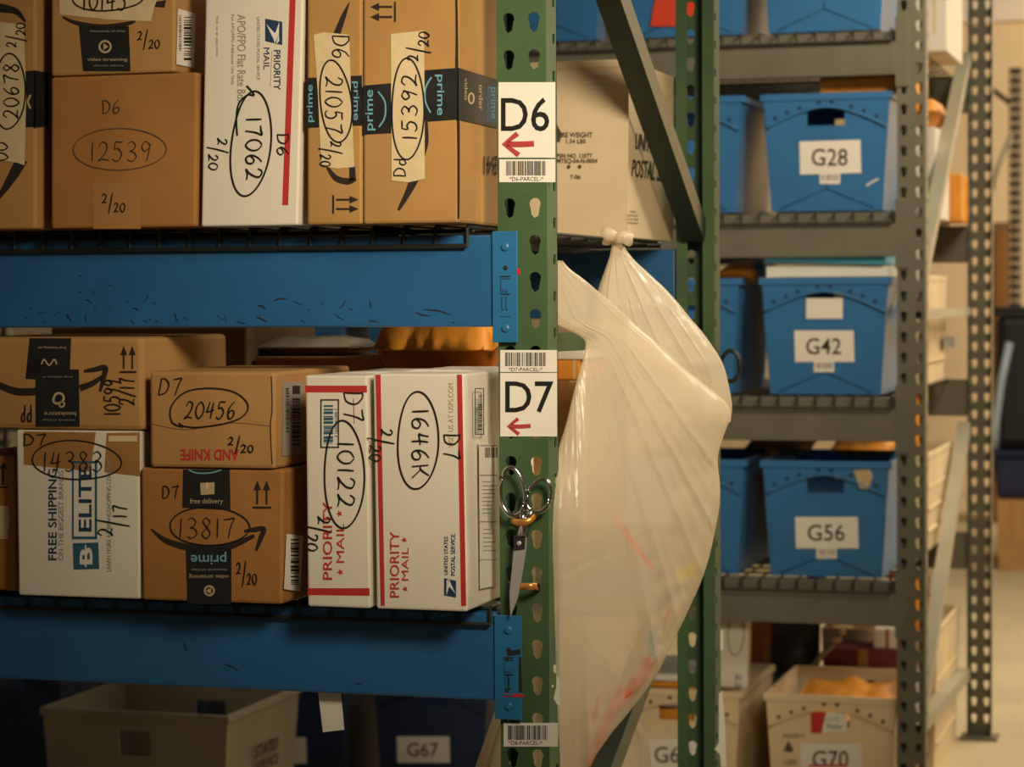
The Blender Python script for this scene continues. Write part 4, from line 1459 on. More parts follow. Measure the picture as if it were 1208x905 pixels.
# coloured scraps inside the bag, showing through the film
mb = MB()
def Sb(u, v, mm=0):
    l, r = interp(leftB, v), interp(rightB, v)
    q = max(.01, min(.99, (u - l) / (r - l)))
    return at(u, v, interp(ydep, u) - interp(bulgeB, v) * 2 * math.sqrt(q * (1 - q)) + .0075)
for q, m in (([(722, 602), (740, 630), (757, 650), (772, 672), (768, 672), (745, 645), (728, 618)], 'streak_red'),
             ([(781, 732), (789, 716), (791, 720), (784, 736)], 'streak_red'),
             ([(697, 850), (703, 828), (709, 812), (706, 832), (700, 856)], 'streak_red'),
             ([(690, 900), (702, 868), (716, 838), (730, 806), (734, 812), (722, 848), (708, 880), (696, 905)], 'streak_red'),
             ([(752, 790), (762, 772), (768, 780), (756, 798)], 'streak_red'),
             ([(764, 745), (769, 742), (772, 772), (766, 775)], 'mail_blue'),
             ([(720, 838), (744, 800), (776, 776), (764, 800), (736, 836)], 'streak_red'),
             ([(796, 672), (826, 660), (822, 678), (800, 690)], 'streak_yellow')):
    P = [Sb(u, v) for u, v in q]
    n = len(P)
    mb.raw(P + [p + Vector((0, .003, 0)) for p in P], [tuple(range(n)), tuple(range(2 * n - 1, n - 1, -1))] + [(i, n + i, n + (i + 1) % n, (i + 1) % n) for i in range(n)], m)
build_split(mb, 'paper_scrap', bag)
# second bag inside the frame
bag2 = thing('plastic_bag', tuple(at(660, 960, 3.7)), 'cloudy clear plastic bag behind the lower diagonal brace', 'bag')
mb = MB()
rows2 = [716 + 6 * i for i in range(0, 40)]
left2 = [(716, 646), (760, 625), (800, 603), (830, 587), (905, 560), (960, 552)]
right2 = [(716, 662), (760, 700), (800, 728), (822, 745), (850, 756), (880, 766), (905, 768), (960, 764)]
yd2 = [(550, 3.36), (600, 3.46), (660, 3.68), (720, 3.95), (770, 4.10)]
bag_shell(mb, rows2, left2, right2, yd2, [(716, .006), (800, .015), (960, .03)], [(.08, .02, .02), (.3, .03, -.012), (.6, .03, .012), (.82, .015, .016), (.9, .015, -.012), (.96, .012, .02)], 'bag_clear', nphi=120, seed=8.2)
density(mb.build('bag_body', bag2))
mb = MB()
mb.tube([at(654, 722, 3.66), at(654, 712, 3.66), at(650, 704, 3.66)], .008, 'bag_clear', n=8, rs=[.007, .010, .006])
mb.build('knot', bag2)

# ================================================================== totes and tubs
TW, TWB, TH, TD = .318, .278, .290, .46
def tub_shell(mb, w, wb, h, d, m, hole_f=True, hole_b=False, hz=None, hw=.047, hh=.024, t=.004, inner=None):
    """open tapered box, front at y=0; hand holes in the end walls"""
    inner = inner or m
    k = (w - wb) / 2
    def P(side, s, zz):          # side 0 front: s in -1..1
        q = zz / h
        hx = (wb + (w - wb) * q) / 2
        yo = (1 - q) * k * .8
        return {0: Vector((s * hx, yo, zz)), 1: Vector((hx, yo + (d - 2 * yo) * (s + 1) / 2, zz)),
                2: Vector((-s * hx, d - yo, zz)), 3: Vector((-hx, d - yo - (d - 2 * yo) * (s + 1) / 2, zz))}[side]
    ins = {0: Vector((0, t, 0)), 1: Vector((-t, 0, 0)), 2: Vector((0, -t, 0)), 3: Vector((t, 0, 0))}
    hz = h - .055 if hz is None else hz
    for side in range(4):
        hole = (side == 0 and hole_f) or (side == 2 and hole_b)
        hx = (wb + (w - wb) * hz / h) / 2
        if hole:
            a = hw / hx
            ss = [-1, -a, a, 1]; zs = [0, hz - hh, hz + hh, h]
        else:
            ss = [-1, 1]; zs = [0, h]
        for i in range(len(ss) - 1):
            for j in range(len(zs) - 1):
                if hole and i == 1 and j == 1:
                    c4 = [P(side, ss[1], zs[1]), P(side, ss[2], zs[1]), P(side, ss[2], zs[2]), P(side, ss[1], zs[2])]
                    for e in range(4):
                        g = (e + 1) % 4
                        mb.face([c4[e], c4[g], c4[g] + ins[side], c4[e] + ins[side]], m)
                    continue
                q = [P(side, ss[i], zs[j]), P(side, ss[i + 1], zs[j]), P(side, ss[i + 1], zs[j + 1]), P(side, ss[i], zs[j + 1])]
                mb.face(q, m)
                mb.face([p + ins[side] for p in q][::-1], inner)
    mb.face([P(0, -1, 0), P(0, 1, 0), P(2, -1, 0), P(2, 1, 0)], m)
    return P
def rim(mb, w, d, h, m, hgt=.016, out=.005, t=.010):
    x0, x1 = -w / 2 - out, w / 2 + out
    y0, y1 = -out, d + out
    for a in ((x0, x1, y0, y0 + t), (x0, x1, y1 - t, y1), (x0, x0 + t, y0 + t, y1 - t), (x1 - t, x1, y0 + t, y1 - t)):
        mb.box(*a, h - hgt, h + .001, m)
def front_y(z, w=TW, wb=TWB, h=TH):
    return (1 - z / h) * (w - wb) / 2 * .8

def make_tote(m, label, light, hole_mat, w=TW, wb=TWB, h=TH, d=TD, name='mail_tote', cat='tote', arch=True, group=None):
    t = thing(name, (0, 0, 0), label, cat, group)
    fy = lambda z: front_y(z, w, wb, h)
    mb = MB(); tub_shell(mb, w, wb, h, d, m, True, True); mb.build('tote_body', t)
    mb = MB(); rim(mb, w, d, h, m); mb.build('rim', t, bevel=.001)
    if arch:
        mb = MB()
        n = 16
        top, bot = [], []
        for k in range(n + 1):
            s = -1 + 2 * k / n
            z = h - .030 - .052 * abs(s) ** 1.6
            hx = lambda zz: (wb + (w - wb) * zz / h) / 2
            bot.append(Vector((s * hx(z) * .985, fy(z) - .003, z)))
            top.append(Vector((s * hx(h - .016) * .985, fy(h - .016) - .003, h - .016)))
        mb.raw(bot + top, [(i, i + 1, n + 2 + i, n + 1 + i) for i in range(n)], m)
        lip = [b + Vector((0, .003, 0)) for b in bot]
        mb.raw(bot + lip, [(i, n + 1 + i, n + 2 + i, i + 1) for i in range(n)], m)
        mb.tube([b + Vector((0, -.001, -.003)) for b in bot], .0022, light, n=5)
        o = mb.build('reinforcing_band', t)
        mb = MB()
        for s in (-.82, -.62, -.42, .42, .62, .82):
            z = h - .030 - .052 * abs(s) ** 1.6 + .010
            mb.lathe_disc((s * w / 2 * .97, fy(z) - .003, z), (0, -1, 0), .0055, .002, 'blue_tote_dark' if 'blue' in m or 'navy' in m else 'tub_print', n=8)
        for s in (-.1, .1):
            mb.lathe_disc((s * w / 2, fy(h - .02) - .003, h - .02), (0, -1, 0), .006, .002, 'blue_tote_dark' if 'blue' in m or 'navy' in m else 'tub_print', n=8)
        build_split(mb, 'rivet', o)
        mb = MB()
        def line(a, b, c=.0012):
            A = Vector((a[0], fy(a[1]) - .0008, a[1])); B = Vector((b[0], fy(b[1]) - .0008, b[1]))
            mb.tube([A, B], c, 'blue_tote_dark' if 'blue' in m or 'navy' in m else 'tub_print', n=4)
        line((0, .055), (-wb * .42, .006)); line((0, .055), (wb * .42, .006)); line((0, .055), (0, .075))
        mb.build('fold_line', t)
    return t
def face_fn(t, w, wb, h, uv):
    """photo rectangle -> points on the front wall of tote t (x from the photo, z from the photo)"""
    base = t.location
    def S(u, v, mm=.5):
        P = at(u, v, base.y + .01)
        for _ in range(2):
            P = at(u, v, base.y + front_y(P.z - base.z, w, wb, h))
        return toward(P, mm + 1.0)
    return S
def tote_label(t, r, text, extra=True, w=TW, wb=TWB, h=TH, skew=0):
    S = face_fn(t, w, wb, h, None)
    u0, v0, u1, v1 = r
    mb = MB()
    poly(mb, S, [(u0, v0 + skew), (u1, v0 - skew), (u1 + 1, v1 - skew), (u0 + 1, v1 + skew)], 'paper', .6)
    o = mb.build('number_label', t)
    mb = MB()
    du, dv = u1 - u0, v1 - v0
    letters(mb, S, text, (u0 + du * .20, v0 + dv * .24, u0 + du * .79, v0 + dv * .76), 0, 'print_black', 1.4, bold=.004)
    mb.build('lettering', o)
    if extra:
        mb = MB()
        cx = (u0 + u1) / 2
        rect(mb, S, (cx - 12, v1 - 1, cx + 12, v1 + 12), 'paper', .8)
        barcode(mb, S, (cx - 10, v1 + 1, cx + 10, v1 + 8), 'print_grey', 1.4, n=12, seed=int(u0 + v0))
        mb.build('barcode_sticker', t)
proto_blue = None
def put(proto, first, u_right, z, Y=YG + .012, label=None, w=TW, rz=0.0):
    """stand a tote so that its front right top edge falls on photo column u_right"""
    o = proto if first else copy_tree(proto)
    x = at(u_right, 350, Y).x - w / 2
    o.location = (x, Y, z)
    o.rotation_euler = (0, 0, rz)
    if label: o['label'] = label
    return o
GRP = 'blue totes on the grey rack'
blue = make_tote('blue_tote', 'x', 'blue_tote_light', 'blue_tote_dark', group=GRP)
g28 = put(blue, True, 1050, GS[1], label='blue tote labelled G28 on the grey rack')
g42 = put(blue, False, 1048, GS[2], label='blue tote labelled G42 with mailers on top')
g56 = put(blue, False, 1049, GS[3], label='blue tote labelled G56, tan scuff on its rim')
row1 = put(blue, False, 1047, GS[0], label='blue tote cut by the top edge, above the G28 tote')
l1 = put(blue, False, 882, GS[0], label='blue tote at the top edge right of the rear green post')
l2 = put(blue, False, 876, GS[1], label='blue tote left of the G28 tote, half behind the green post')
l3 = put(blue, False, 872, GS[2], label='blue tote left of the G42 tote, black scissor loop in front')
l4 = put(blue, False, 878, GS[3], label='blue tote left of the G56 tote, half behind the green post')
t1 = put(blue, False, 712, GS[0], label='blue tote at the top edge behind the diagonal green brace')
m1 = put(blue, False, 404, GS[2], label='blue tote glimpsed under the upper blue beam, white label left on it')
m2 = put(blue, False, 566, GS[2], label='blue tote glimpsed under the upper beam beside the orange mailer')
tote_label(g28, (943, 166, 1015, 205), 'G28', skew=1)
tote_label(g42, (937, 390, 1007, 427), 'G42')
tote_label(g56, (938, 610, 1012, 647), 'G56')
tote_label(m1, (312, 390, 369, 427), 'G38')
# pale card in the G42 hand hole, scuff on the G56 rim
S = face_fn(g42, TW, TWB, TH, None)
mb = MB(); rect(mb, S, (951, 352, 994, 376), 'paper', .8); mb.build('pale_card', g42)
S = face_fn(g56, TW, TWB, TH, None)
mb = MB(); poly(mb, S, [(1007, 555), (1026, 554), (1030, 562), (1024, 577), (1014, 576)], 'print_tan', 4.2); mb.build('scuff', g56)
S = face_fn(g28, TW, TWB, TH, None)
mb = MB(); stroke(mb, S, [(1022, 219), (1030, 214), (1036, 211)], 2, 'print_white', .6); mb.build('scuff', g28)
# red placard on the front of the tote at the top edge
S = face_fn(l1, TW, TWB, TH, None)
mb = MB(); poly(mb, S, [(780, -40), (832, -40), (832, 31), (767, 31)], 'red_plastic', 4.5); mb.build('red_placard', l1)

# beige mail tubs on the floor
BW, BWB, BH, BD = .330, .290, .325, .47
def make_tub(m, label, w=BW, wb=BWB, h=BH, d=BD, group=None):
    t = make_tote(m, label, m, 'tub_print', w=w, wb=wb, h=h, d=d, name='mail_tub', cat='tub', group=group)
    return t
tub = make_tub('beige_tub', 'x', group='beige tubs on the floor')
g70 = put(tub, True, 1058, 0, Y=YG + .03, w=BW, label='beige mail tub labelled G70 on the floor')
g69 = put(tub, False, 872, 0, Y=YG + .03, w=BW, label='beige mail tub labelled G69 behind the rear green post')
tote_label(g70, (944, 877, 1016, 914), 'G70', extra=False, w=BW, wb=BWB, h=BH)
tote_label(g69, (758, 872, 829, 909), 'G69', extra=False, w=BW, wb=BWB, h=BH)
S = face_fn(g70, BW, BWB, BH, None)
mb = MB()
poly(mb, S, [(956, 840), (1000, 840), (999, 864), (957, 865)], 'paper', 1.6)
poly(mb, S, [(956, 840), (975, 840), (969, 865), (957, 865)], 'print_red', 2.0)
letters(mb, S, 'LIVE', (976, 846, 990, 851), 0, 'print_sky', 2.2)
letters(mb, S, 'Mailer', (976, 854, 994, 860), 0, 'print_teal', 2.2)
mb.build('red_and_white_tag', g70)
mb = MB()
letters(mb, S, 'PROPERTY', (924, 866, 950, 871), 0, 'tub_print', .8)
poly(mb, S, [(924, 886), (930, 874), (936, 884), (934, 888)], 'tub_print', .8)
letters(mb, S, 'USPS', (925, 896, 940, 903), 0, 'tub_print', .8)
rect(mb, S, (954, 902, 1000, 904.5), 'print_red', 2.4)
build_split(mb, 'printed_lettering', g70, .010)
navy = make_tote('navy_tote', 'shade-dark blue tote labelled G67 in the shade under the lower beam', 'navy_tote', 'blue_tote_dark', h=.325, group='dark totes in the shade')  # blue totes like the others, their shade painted as a darker colour
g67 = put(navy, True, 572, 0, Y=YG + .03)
g66 = put(navy, False, 402, 0, Y=YG + .03, label='shade-dark blue tote with a half hidden label right of the grey tub')
g65 = put(navy, False, 236, 0, Y=YG + .03, label='shade-dark blue tote far back behind the open grey tub')
g64 = put(navy, False, 66, 0, Y=YG + .03, label='shade-dark blue tote far back at the lower left corner')
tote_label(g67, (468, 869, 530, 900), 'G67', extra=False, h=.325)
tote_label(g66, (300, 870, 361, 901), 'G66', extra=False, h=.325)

# beige postal tub on the D6 deck
ptb = thing('mail_tub', (0, 0, 0), 'worn beige postal tub on the upper shelf behind the diagonal brace', 'tub')
c_pt = at(742, 278, 3.93)
PTX1 = XPL - .004
PW_T, PD_T, PH_T = .31, .36, .300
mb = MB()
Pf = tub_shell(mb, PW_T + .0, PW_T - .010, PH_T, PD_T, 'beige_tub', False, False)
body = mb.build('tub_body', ptb)
mb = MB(); rim(mb, PW_T - .006, PD_T, PH_T, 'beige_tub', hgt=.012, out=.002, t=.006); mb.build('rim', ptb, bevel=.001)
ptb.location = (PTX1 - PW_T / 2 - .002, 3.93, Z_D6)
SF = on_y(3.93)
mb = MB()
for (s, r, b) in (('TARE WEIGHT', (654, 156, 699, 162), .01), ('1.34 LBS', (668, 164, 691, 169), .01), ('PSN NO. 1207T', (657, 181, 699, 186), .01), ('MTEQ-04-N-0004', (657, 187, 705, 193), .01), ('7-06', (673, 206, 685, 211), .01)):
    letters(mb, SF, s, r, 0, 'tub_print', 1.0, bold=b)
for u in (671, 684):
    oval(mb, SF, (u, 196.5), 1.1, 1.1, 2, 'tub_print', 1.0, wob=0)
poly(mb, SF, [(652, 160), (657, 147), (663, 158), (660, 168), (655, 166)], 'tub_print', 1.0)
build_split(mb, 'printed_lettering', ptb, .010)
def SRt(u, v, mm=0):
    X = PTX1 - .002
    for _ in range(4):
        P = at_x(u + 5, v, X)
        X = PTX1 - .002 - .005 * (1 - max(0, min(1, (P.z - Z_D6) / PH_T))) + .0012
    return at_x(u + 5, v, X)
mb = MB()
def letters_side(s, q, b=.0):
    # q: four photo corners TL TR BR BL
    def P(x, y):
        top = (q[0][0] + (q[1][0] - q[0][0]) * x, q[0][1] + (q[1][1] - q[0][1]) * x)
        bot = (q[3][0] + (q[2][0] - q[3][0]) * x, q[3][1] + (q[2][1] - q[3][1]) * x)
        return SRt(bot[0] + (top[0] - bot[0]) * y, bot[1] + (top[1] - bot[1]) * y, 4)
    letters3(mb, P, s, 'print_black', b)
letters_side('UNITED STATES', [(746, 157), (800, 164), (798, 187), (744, 176)], .012)
letters_side('POSTAL SERVICE', [(742, 188), (800, 193), (798, 219), (740, 208)], .012)
for k in range(4):
    letters_side(['USPS', 'MAXIMUM PENALTY', 'FOR THEFT OR MISUSE', 'OF PROPERTY'][k], [(735 + (0 if k else 3), 248 + k * 4.5), (748 - (0 if k else 3), 249 + k * 4.5), (748 - (0 if k else 3), 251.5 + k * 4.5), (735 + (0 if k else 3), 250.5 + k * 4.5)])
build_split(mb, 'side_lettering', ptb, .012)
mb = MB()
for k, v in enumerate((88, 97, 104, 110)):
    stroke(mb, SF, [(684 + k * 4, v), (705, v - 1.5), (724, v)], 2.0, 'print_white', 1.0, ws=[.5, 2.2, 1.6])
build_split(mb, 'scuff', ptb)

# grey tub under the lower beam, on a low wooden pallet
gt = thing('mail_tub', (0, 0, 0), 'open grey mail tub under the lower blue beam at lower left', 'tub')
GYt = 4.95
gA, gB = at(50, 830, GYt), at(268, 850, GYt)
gw = gB.x - gA.x
gz = (gA.z + gB.z) / 2
gh, gdp = .29, .44
zb_ = gz - gh
mb = MB(); tub_shell(mb, gw, gw - .035, gh, gdp, 'grey_tub', True, True, hw=.040, hh=.030, hz=gh - .075); mb.build('tub_body', gt)
mb = MB(); rim(mb, gw, gdp, gh, 'grey_tub'); mb.build('rim', gt, bevel=.001)
gt.location = ((gA.x + gB.x) / 2, GYt, zb_)
gX = gt.location.x + gw / 2 + .001
SG = on_x(gX)
mb = MB()
def tubside(s, q):
    def P(x, y):
        top = (q[0][0] + (q[1][0] - q[0][0]) * x, q[0][1] + (q[1][1] - q[0][1]) * x)
        bot = (q[3][0] + (q[2][0] - q[3][0]) * x, q[3][1] + (q[2][1] - q[3][1]) * x)
        return SG(bot[0] + (top[0] - bot[0]) * y, bot[1] + (top[1] - bot[1]) * y, 2.0)
    letters3(mb, P, s, 'print_black', .02)
tubside('STATES', [(302, 880), (329, 869), (328, 883), (300, 896)])
tubside('SERVICE', [(303, 899), (329, 888), (328, 900), (301, 912)])
build_split(mb, 'side_lettering', gt, .012)
mb = MB()
for k in range(5):
    s = -1 + 2 * k / 4
    mb.box(gt.location.x + s * gw * .36 - .03, gt.location.x + s * gw * .36 + .03, GYt - .05, GYt + .50, zb_ - .02, zb_ - .001, 'wood')
for y in (GYt - .04, GYt + .19, GYt + .40):
    mb.box(gt.location.x - gw * .5, gt.location.x + gw * .5, y, y + .09, 0.0, zb_ - .02, 'wood')
if zb_ > .05:
    o = mb.build('wooden_pallet', loc=(gt.location.x, GYt, 0))
    tag(o, 'wooden pallet under the open grey tub', 'pallet')
# tag hanging from the lower beam
mb = MB()
pts = [(375, 820), (402, 820), (406, 861), (381, 864)]
P = [at(u, v, BEAM_Y0 + .02 + (.006 if v > 840 else 0)) for u, v in pts]
P[0].z = P[1].z = b2z[0]
mb.hexa(P, [q + Vector((0, .0006, 0)) for q in P], 'paper')
o = mb.build('paper_tag', loc=tuple(P[3]))
tag(o, 'blank paper tag hanging from the bottom of the lower blue beam', 'tag')

# ================================================================== things in and around the grey rack
def mailer_flat(label, u0, u1, vt, vb, Y, depth, ms, rz=0.0, tilt=0.0):
    pass
# mailers on the G42 tote
zr = GS[2] + TH
slab('padded_mailer', 'white mailer lying across the G42 tote under a blue one', 'mailer', (at(983, 325, 6.02).x + .005, 6.07, zr + .003), .305, .36, .026, 'mail_white')
slab('padded_mailer', 'bright blue mailer topmost of the mailers above the G42 tote', 'mailer', (at(983, 310, 6.05).x + .005, 6.05, zr + .037), .295, .34, .020, 'mail_blue', ry=math.radians(1.2))
pillow('padded_mailer', 'orange mailer sticking out of the tote left of G42', 'mailer', (at(868, 330, 6.0).x, 6.06, zr + .012), .10, .22, .05, 'orange_pack', rx=math.radians(8))
pillow('padded_mailer', 'light blue mailer beside the orange one left of G42', 'mailer', (at(896, 328, 6.1).x, 6.16, zr + .030), .036, .22, .04, 'mail_blue', rx=math.radians(6))
slab('padded_mailer', 'orange padded mailer lying across the right of the G28 tote', 'mailer', (at(1028, 103, 6.1).x, 6.12, GS[1] + TH + .003), .205, .40, .045, 'orange_pack')
pillow('padded_mailer', 'dull brown mailer above the left part of the G56 tote', 'mailer', (at(925, 533, 6.25).x, 6.26, GS[3] + TH + .028), .17, .26, .05, 'padded', rx=math.radians(6), crumple=.012)
pillow('padded_mailer', 'dull orange mailer above the right part of the G56 tote', 'mailer', (at(1024, 533, 6.25).x, 6.25, GS[3] + TH + .028), .16, .26, .05, 'orange_pack', rx=math.radians(6), crumple=.012)
# G70 contents
pillow('padded_mailer', 'orange mailers filling the G70 tub', 'mailer', (g70.location.x + .005, YG + .27, .272), .268, .38, .035, 'orange_pack', rx=math.radians(5), crumple=.022, p=12)
# G69 contents: stacked mailers
for k, (dz, h_, m, lab) in enumerate(((-.085, .050, 'orange_pack', 'orange mailer low in the G69 tub seen through its hand hole'), (-.030, .022, 'mail_white', 'white mailer in the middle of the G69 stack'), (-.004, .022, 'padded', 'brown mailer near the top of the G69 stack'), (.020, .014, 'orange_pack', 'orange mailer second from the top of the G69 stack'), (.036, .016, 'mail_white', 'white mailer topmost of the G69 stack'))):
    slab('padded_mailer', lab, 'mailer', (g69.location.x - .030, YG + .24, BH - .02 + dz), .20, .34, h_, m)
# white box leaning left of G70
wp = Carton('mailing_carton', 'narrow white carton with marker loops right of the rear green post', BX,
            [(848, 716), (883, 716), (881, 826), (848, 830)], YG + .075, .045, m='white_board', zb=BH + .003)
S = wp.S
with wp.part('handwriting') as mb:
    oval(mb, S, (868, 748), 9, 26, 1.6, 'print_grey')
    stroke(mb, S, [(872, 718), (876, 726), (880, 730)], 2, 'print_grey', 1)
    hand(mb, S, '22', (868, 795, 874, 815), 90, 1.6, 'print_teal')
bm_ = Carton('cardboard_box', 'dark carton inside the G69 tub carrying the white carton', BX,
            [(842, 826), (868, 826), (868, 840), (842, 840)], YG + .10, .20, m='cardboard_grey', zt=BH + .058, zb=.01) if False else None
# shelf goods behind G70
rb = Carton('cardboard_box', 'maroon carton behind the G70 tub under the lowest shelf beam', BX,
            [(972, 768), (1062, 765), (1062, 900), (972, 900)], YG + .53, .16, zb=0, m='maroon')
with rb.part('tape') as mb:
    rect(mb, rb.S, (1012, 766, 1024, 800), 'brown_tape', .6)
bb = Carton('mailing_carton', 'pale carton on the maroon carton behind the G70 tub', BX,
            [(1030, 742), (1062, 742), (1062, 765), (1030, 765)], YG + .55, .12, zb=rb.ztop + .001, m='white_board')
with bb.part('tape') as mb:
    rect(mb, bb.S, (1044, 742, 1049, 765), 'brown_tape', .6)
pillow('plastic_sack', 'grey sack bulging up left of the maroon carton', 'sack', (at(915, 790, YG + .75).x, YG + .78, .22), .24, .40, .22, 'grey_bag', rx=math.radians(85), crumple=.03)
pillow('padded_mailer', 'rusty orange mailer between the white carton and the grey sack', 'mailer', (at(893, 785, YG + .60).x, YG + .60, .22), .075, .42, .04, 'padded', rx=math.radians(86))
# stick with a metal clasp
stk = thing('clasp_strap', tuple(at(955, 790, YG + .50)), 'pale strap with a shiny metal clasp above the G70 tub', 'strap')
mb = MB()
pa = [at(948, 800, YG + .54), at(960, 785, YG + .53), at(972, 771, YG + .52), at(985, 758, YG + .52)]
mb.tube(pa, .008, 'grey_tub', n=8, rs=[.010, .009, .008, .008]); mb.build('strap', stk)
mb = MB()
mb.tube([at(985, 758, YG + .52), at(990, 752, YG + .52), at(992, 745, YG + .52)], .008, 'brass', n=8, rs=[.010, .013, .010])
mb.lathe_disc(at(993, 746, YG + .51), (0, -1, 0), .010, .008, 'brass'); mb.lathe_disc(at(984, 754, YG + .51), (0, -1, 0), .008, .008, 'brass')
mb.build('clasp', stk)

# rear row of the grey rack: tubs facing the end aisle
def rear_tub(label, u_side, z, Y0, h, d, m, w=.30, name='mail_tub', cat='tub', slats=True, taper=.02):
    """its right side wall at photo column u_side (front corner)"""
    X1 = at(u_side, 350, Y0).x
    t = thing(name, (0, 0, 0), label, cat)
    mb = MB(); tub_shell(mb, w, w - taper, h, d, m, True, True); mb.build('tub_body', t)
    mb = MB(); rim(mb, w - .004, d, h, m, hgt=.014, out=.002); mb.build('rim', t, bevel=.001)
    t.location = (X1 - w / 2, Y0, z)
    mb = MB()
    x1 = X1
    for k in range(3):
        zz = z + h * (.2 + .22 * k)
        mb.box(x1 - .008, x1 - .001, Y0 + .03, Y0 + d - .03, zz, zz + .006, m)
    build_split(mb, 'side_rib', t)
    return t, X1
ra, xa = rear_tub('beige tub beside the end frame with white and orange mail', 1093, GS[2], YG + .66, .30, .52, 'beige_tub')
mb = MB()
Sx = on_x(xa + .004)
rect(mb, Sx, (1113, 397, 1131, 410), 'print_grey', 1.0)
mb.build('faded_print', ra)
pillow('padded_mailer', 'white mailer standing in the tub behind the grey post, level with G42', 'mailer', (xa - 0.082, YG + .78, GS[2] + .28), .11, .26, .035, 'mail_white', rx=math.radians(88))
pillow('padded_mailer', 'orange mailer standing in the tub behind the grey post, level with G42', 'mailer', (xa - 0.072, YG + .95, GS[2] + .27), .09, .26, .035, 'orange_pack', rx=math.radians(80), rz=.3)
pillow('padded_mailer', 'small teal mailer next to the white mail behind the grey post', 'mailer', (xa - 0.142, YG + .70, GS[2] + .27), .05, .22, .02, 'mail_blue', rx=math.radians(88))
rb2, xb = rear_tub('beige ribbed tub beside the end frame, level with G56', 1096, GS[3], YG + .62, .27, .60, 'beige_tub')
pillow('padded_mailer', 'orange envelope leaning in the ribbed tub level with G56', 'mailer', (xb - 0.082, YG + .75, GS[3] + .29), .11, .28, .03, 'orange_pack', rx=math.radians(84), rz=.25)
pillow('padded_mailer', 'crumpled white mailer in the ribbed tub level with G56', 'mailer', (xb - 0.072, YG + .66, GS[3] + .24), .09, .10, .05, 'mail_white', rx=math.radians(70))
rc, xc = rear_tub('long beige tub on the floor at the end of the grey rack', 1106, 0.0, YG + .71, .40, .58, 'beige_tub', w=.32)
pillow('padded_mailer', 'orange mailer upright in the long floor tub', 'mailer', (xc - 0.102, YG + .85, .38), .10, .34, .03, 'orange_pack', rx=math.radians(85), rz=.3)
pillow('padded_mailer', 'red mailer beside the orange one in the long floor tub', 'mailer', (xc - 0.072, YG + 1.0, .37), .07, .20, .04, 'red_plastic', rx=math.radians(80))
pillow('padded_mailer', 'white mailer behind the orange one in the long floor tub', 'mailer', (xc - 0.122, YG + 1.1, .38), .11, .26, .03, 'mail_white', rx=math.radians(85))
# level with G28: tall pale carton and an orange mailer
tc_ = Carton('mailing_carton', 'tall pale carton behind the pale diagonal brace, level with G28', BX,
             [(1076, 150), (1104, 150), (1104, 250), (1076, 250)], YG + .70, .34, zb=GS[1], m='white_board')
with tc_.part('tape') as mb:
    rect(mb, tc_.S, (1088, 150, 1093, 200), 'brown_tape', .6)
pillow('padded_mailer', 'orange mailer on the tall pale carton behind the grey post', 'mailer', (tc_.X - .08, YG + .86, tc_.ztop + .045), .17, .28, .085, 'orange_pack', crumple=.012)
oc = Carton('cardboard_box', 'orange brown carton at the rear of the shelf level with G28', BX,
             [(1090, 205), (1134, 205), (1134, 260), (1090, 260)], YG + 1.06, .20, zb=GS[1], m='orange_pack')
with oc.part('tape') as mb:
    rect(mb, oc.S, (1110, 206, 1116, 255), 'brown_tape', .6)
# top level: big pale carton
tp = Carton('mailing_carton', 'large pale carton at the top edge behind the pale brace', BX,
             [(1070, -40), (1117, -40), (1117, 68), (1070, 68)], YG + .62, .40, zb=GS[0], m='white_board')
with tp.part('tape') as mb:
    rect(mb, tp.S, (1100, -30, 1104, 40), 'masking', .6)

# ================================================================== far background
fp = thing('rack_post', (2, 13.2, 0), 'dark perforated post far behind at the right edge', 'post')
Yf = 13.2
xl_ = at(1190, 300, Yf).x
mb = MB()
holed_column(mb, lambda x, z, d: (x, Yf + d, z), xl_, xl_ + .033, xl_ + .016, 0.01, 2.56, .03, KEY, 'dark_post', .003)
holed_column(mb, lambda x, z, d: (x, Yf + d, z), xl_ + .033, xl_ + .066, xl_ + .05, 0.01, 2.56, .03, KEY, 'dark_post', .003)
mb.box(xl_, xl_ + .003, Yf, Yf + .05, .01, 2.56, 'dark_post'); mb.box(xl_ + .063, xl_ + .066, Yf, Yf + .05, .01, 2.56, 'dark_post')
fp.location = (xl_ + .033, Yf, 0)
mb.build('upright', fp)
mb = MB(); mb.box(xl_ - .02, xl_ + .086, Yf - .02, Yf + .07, 0, .01, 'dark_post'); mb.build('foot_plate', fp)
mb = MB()
A_, B_ = at(1168, 104, Yf + .03), at(1192, 122, Yf + .03)
mb.tube([A_, B_], .016, 'dark_post', n=6); mb.build('brace', fp)
mb = MB()
mb.tube([at(1170, 225, Yf - .05), at(1176, 200, Yf - .05), at(1193, 160, Yf - .03)], .016, 'grey_brace', n=6)
mb.build('brace', fp)
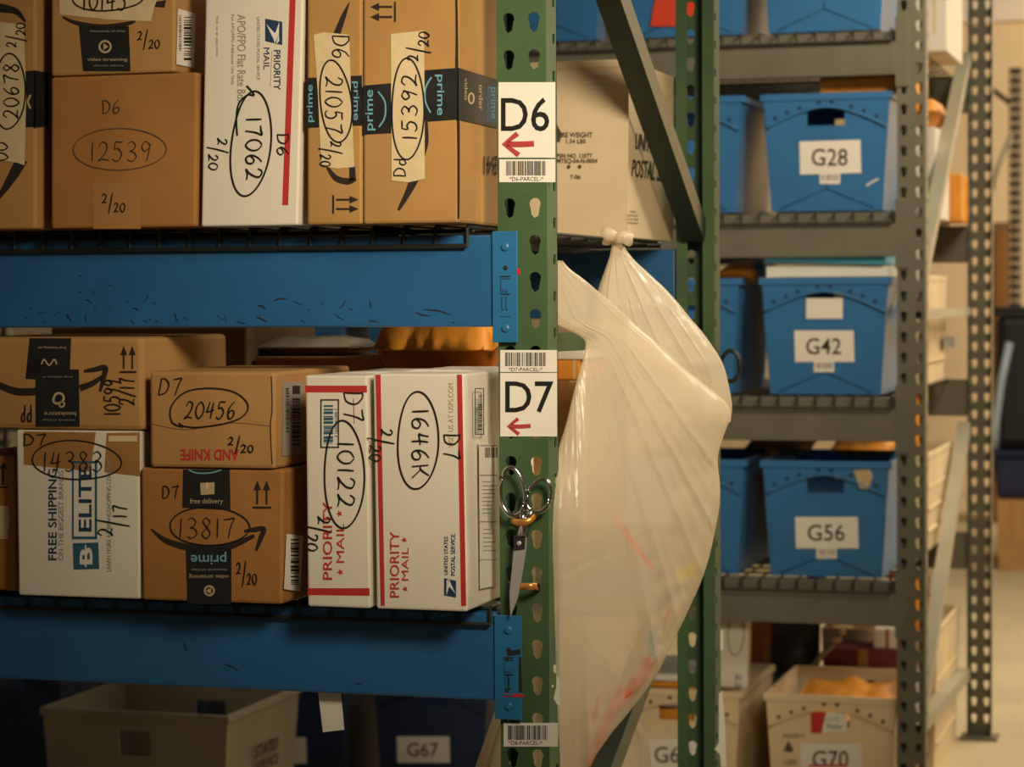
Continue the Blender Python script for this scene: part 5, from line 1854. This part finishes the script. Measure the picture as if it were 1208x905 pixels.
gb = Carton('cardboard_box', 'big cardboard carton on the floor at the right edge', BX,
            [(1176, 592), (1300, 592), (1300, 668), (1178, 668)], 11.6, .8, zb=0.0, m='cardboard')
with gb.part('tape') as mb:
    rect(mb, gb.S, (1192, 592, 1196, 640), 'clear_tape', 1)
nb = Carton('storage_bin', 'dark navy bin on the big carton at the right edge', 'bin',
            [(1172, 538), (1300, 538), (1300, 592), (1176, 592)], 11.7, .6, zb=gb.ztop + .001, m='navy_bin', bevel=.02, body='bin_body')
with nb.part('rim') as mb:
    P = nb.P
    mb.box(P[0].x - .01, P[1].x + .01, 11.68, 12.3, nb.ztop, nb.ztop + .02, 'navy_bin')
kb = Carton('storage_bin', 'black bin stacked on the navy bin at the right edge', 'bin',
            [(1174, 372), (1300, 366), (1300, 538), (1172, 538)], 11.8, .45, zb=nb.ztop + .021, m='black_plastic', bevel=.05, body='bin_body')
with kb.part('lid') as mb:
    P = kb.P
    mb.box(P[0].x - .01, P[1].x + .01, 11.79, 12.26, kb.ztop - .02, kb.ztop + .03, 'black_plastic')
ld = thing('leaning_rail', tuple(at(1176, 530, 11.72)), 'pale blue rail leaning on the black bin at the right edge', 'rail')
q = at(1173, 535, 11.73); q.z = nb.ztop + .02
ld.location = tuple(q)
mb = MB()
mb.tube([q + Vector((0, 0, .01)), at(1175, 494, 11.735), at(1181, 450, 11.74), at(1191, 404, 11.745)], .02, 'rail_blue', n=8)
mb.build('rail', ld)
wbd = Carton('storage_cabinet', 'brown cabinet far behind at the right edge', 'cabinet',
             [(1170, 262), (1190, 262), (1190, 350), (1170, 350)], 14.0, .5, zb=0.0, m='cardboard_grey', body='cabinet_body')
with wbd.part('door') as mb:
    P = wbd.P
    mb.box(P[0].x + .02, P[1].x - .02, 13.985, 14.0, .05, wbd.ztop - .05, 'cardboard_dark')
print('rear post u', proj((XPL, YD + DEPTH - .05, 1.2)), proj((XPR, YD + DEPTH - .05, 1.2)), 'front', proj((XPL, YD, 1.2)), proj((XPR, YD + .053, 1.2)), 'gt z', zb_, 'bag')
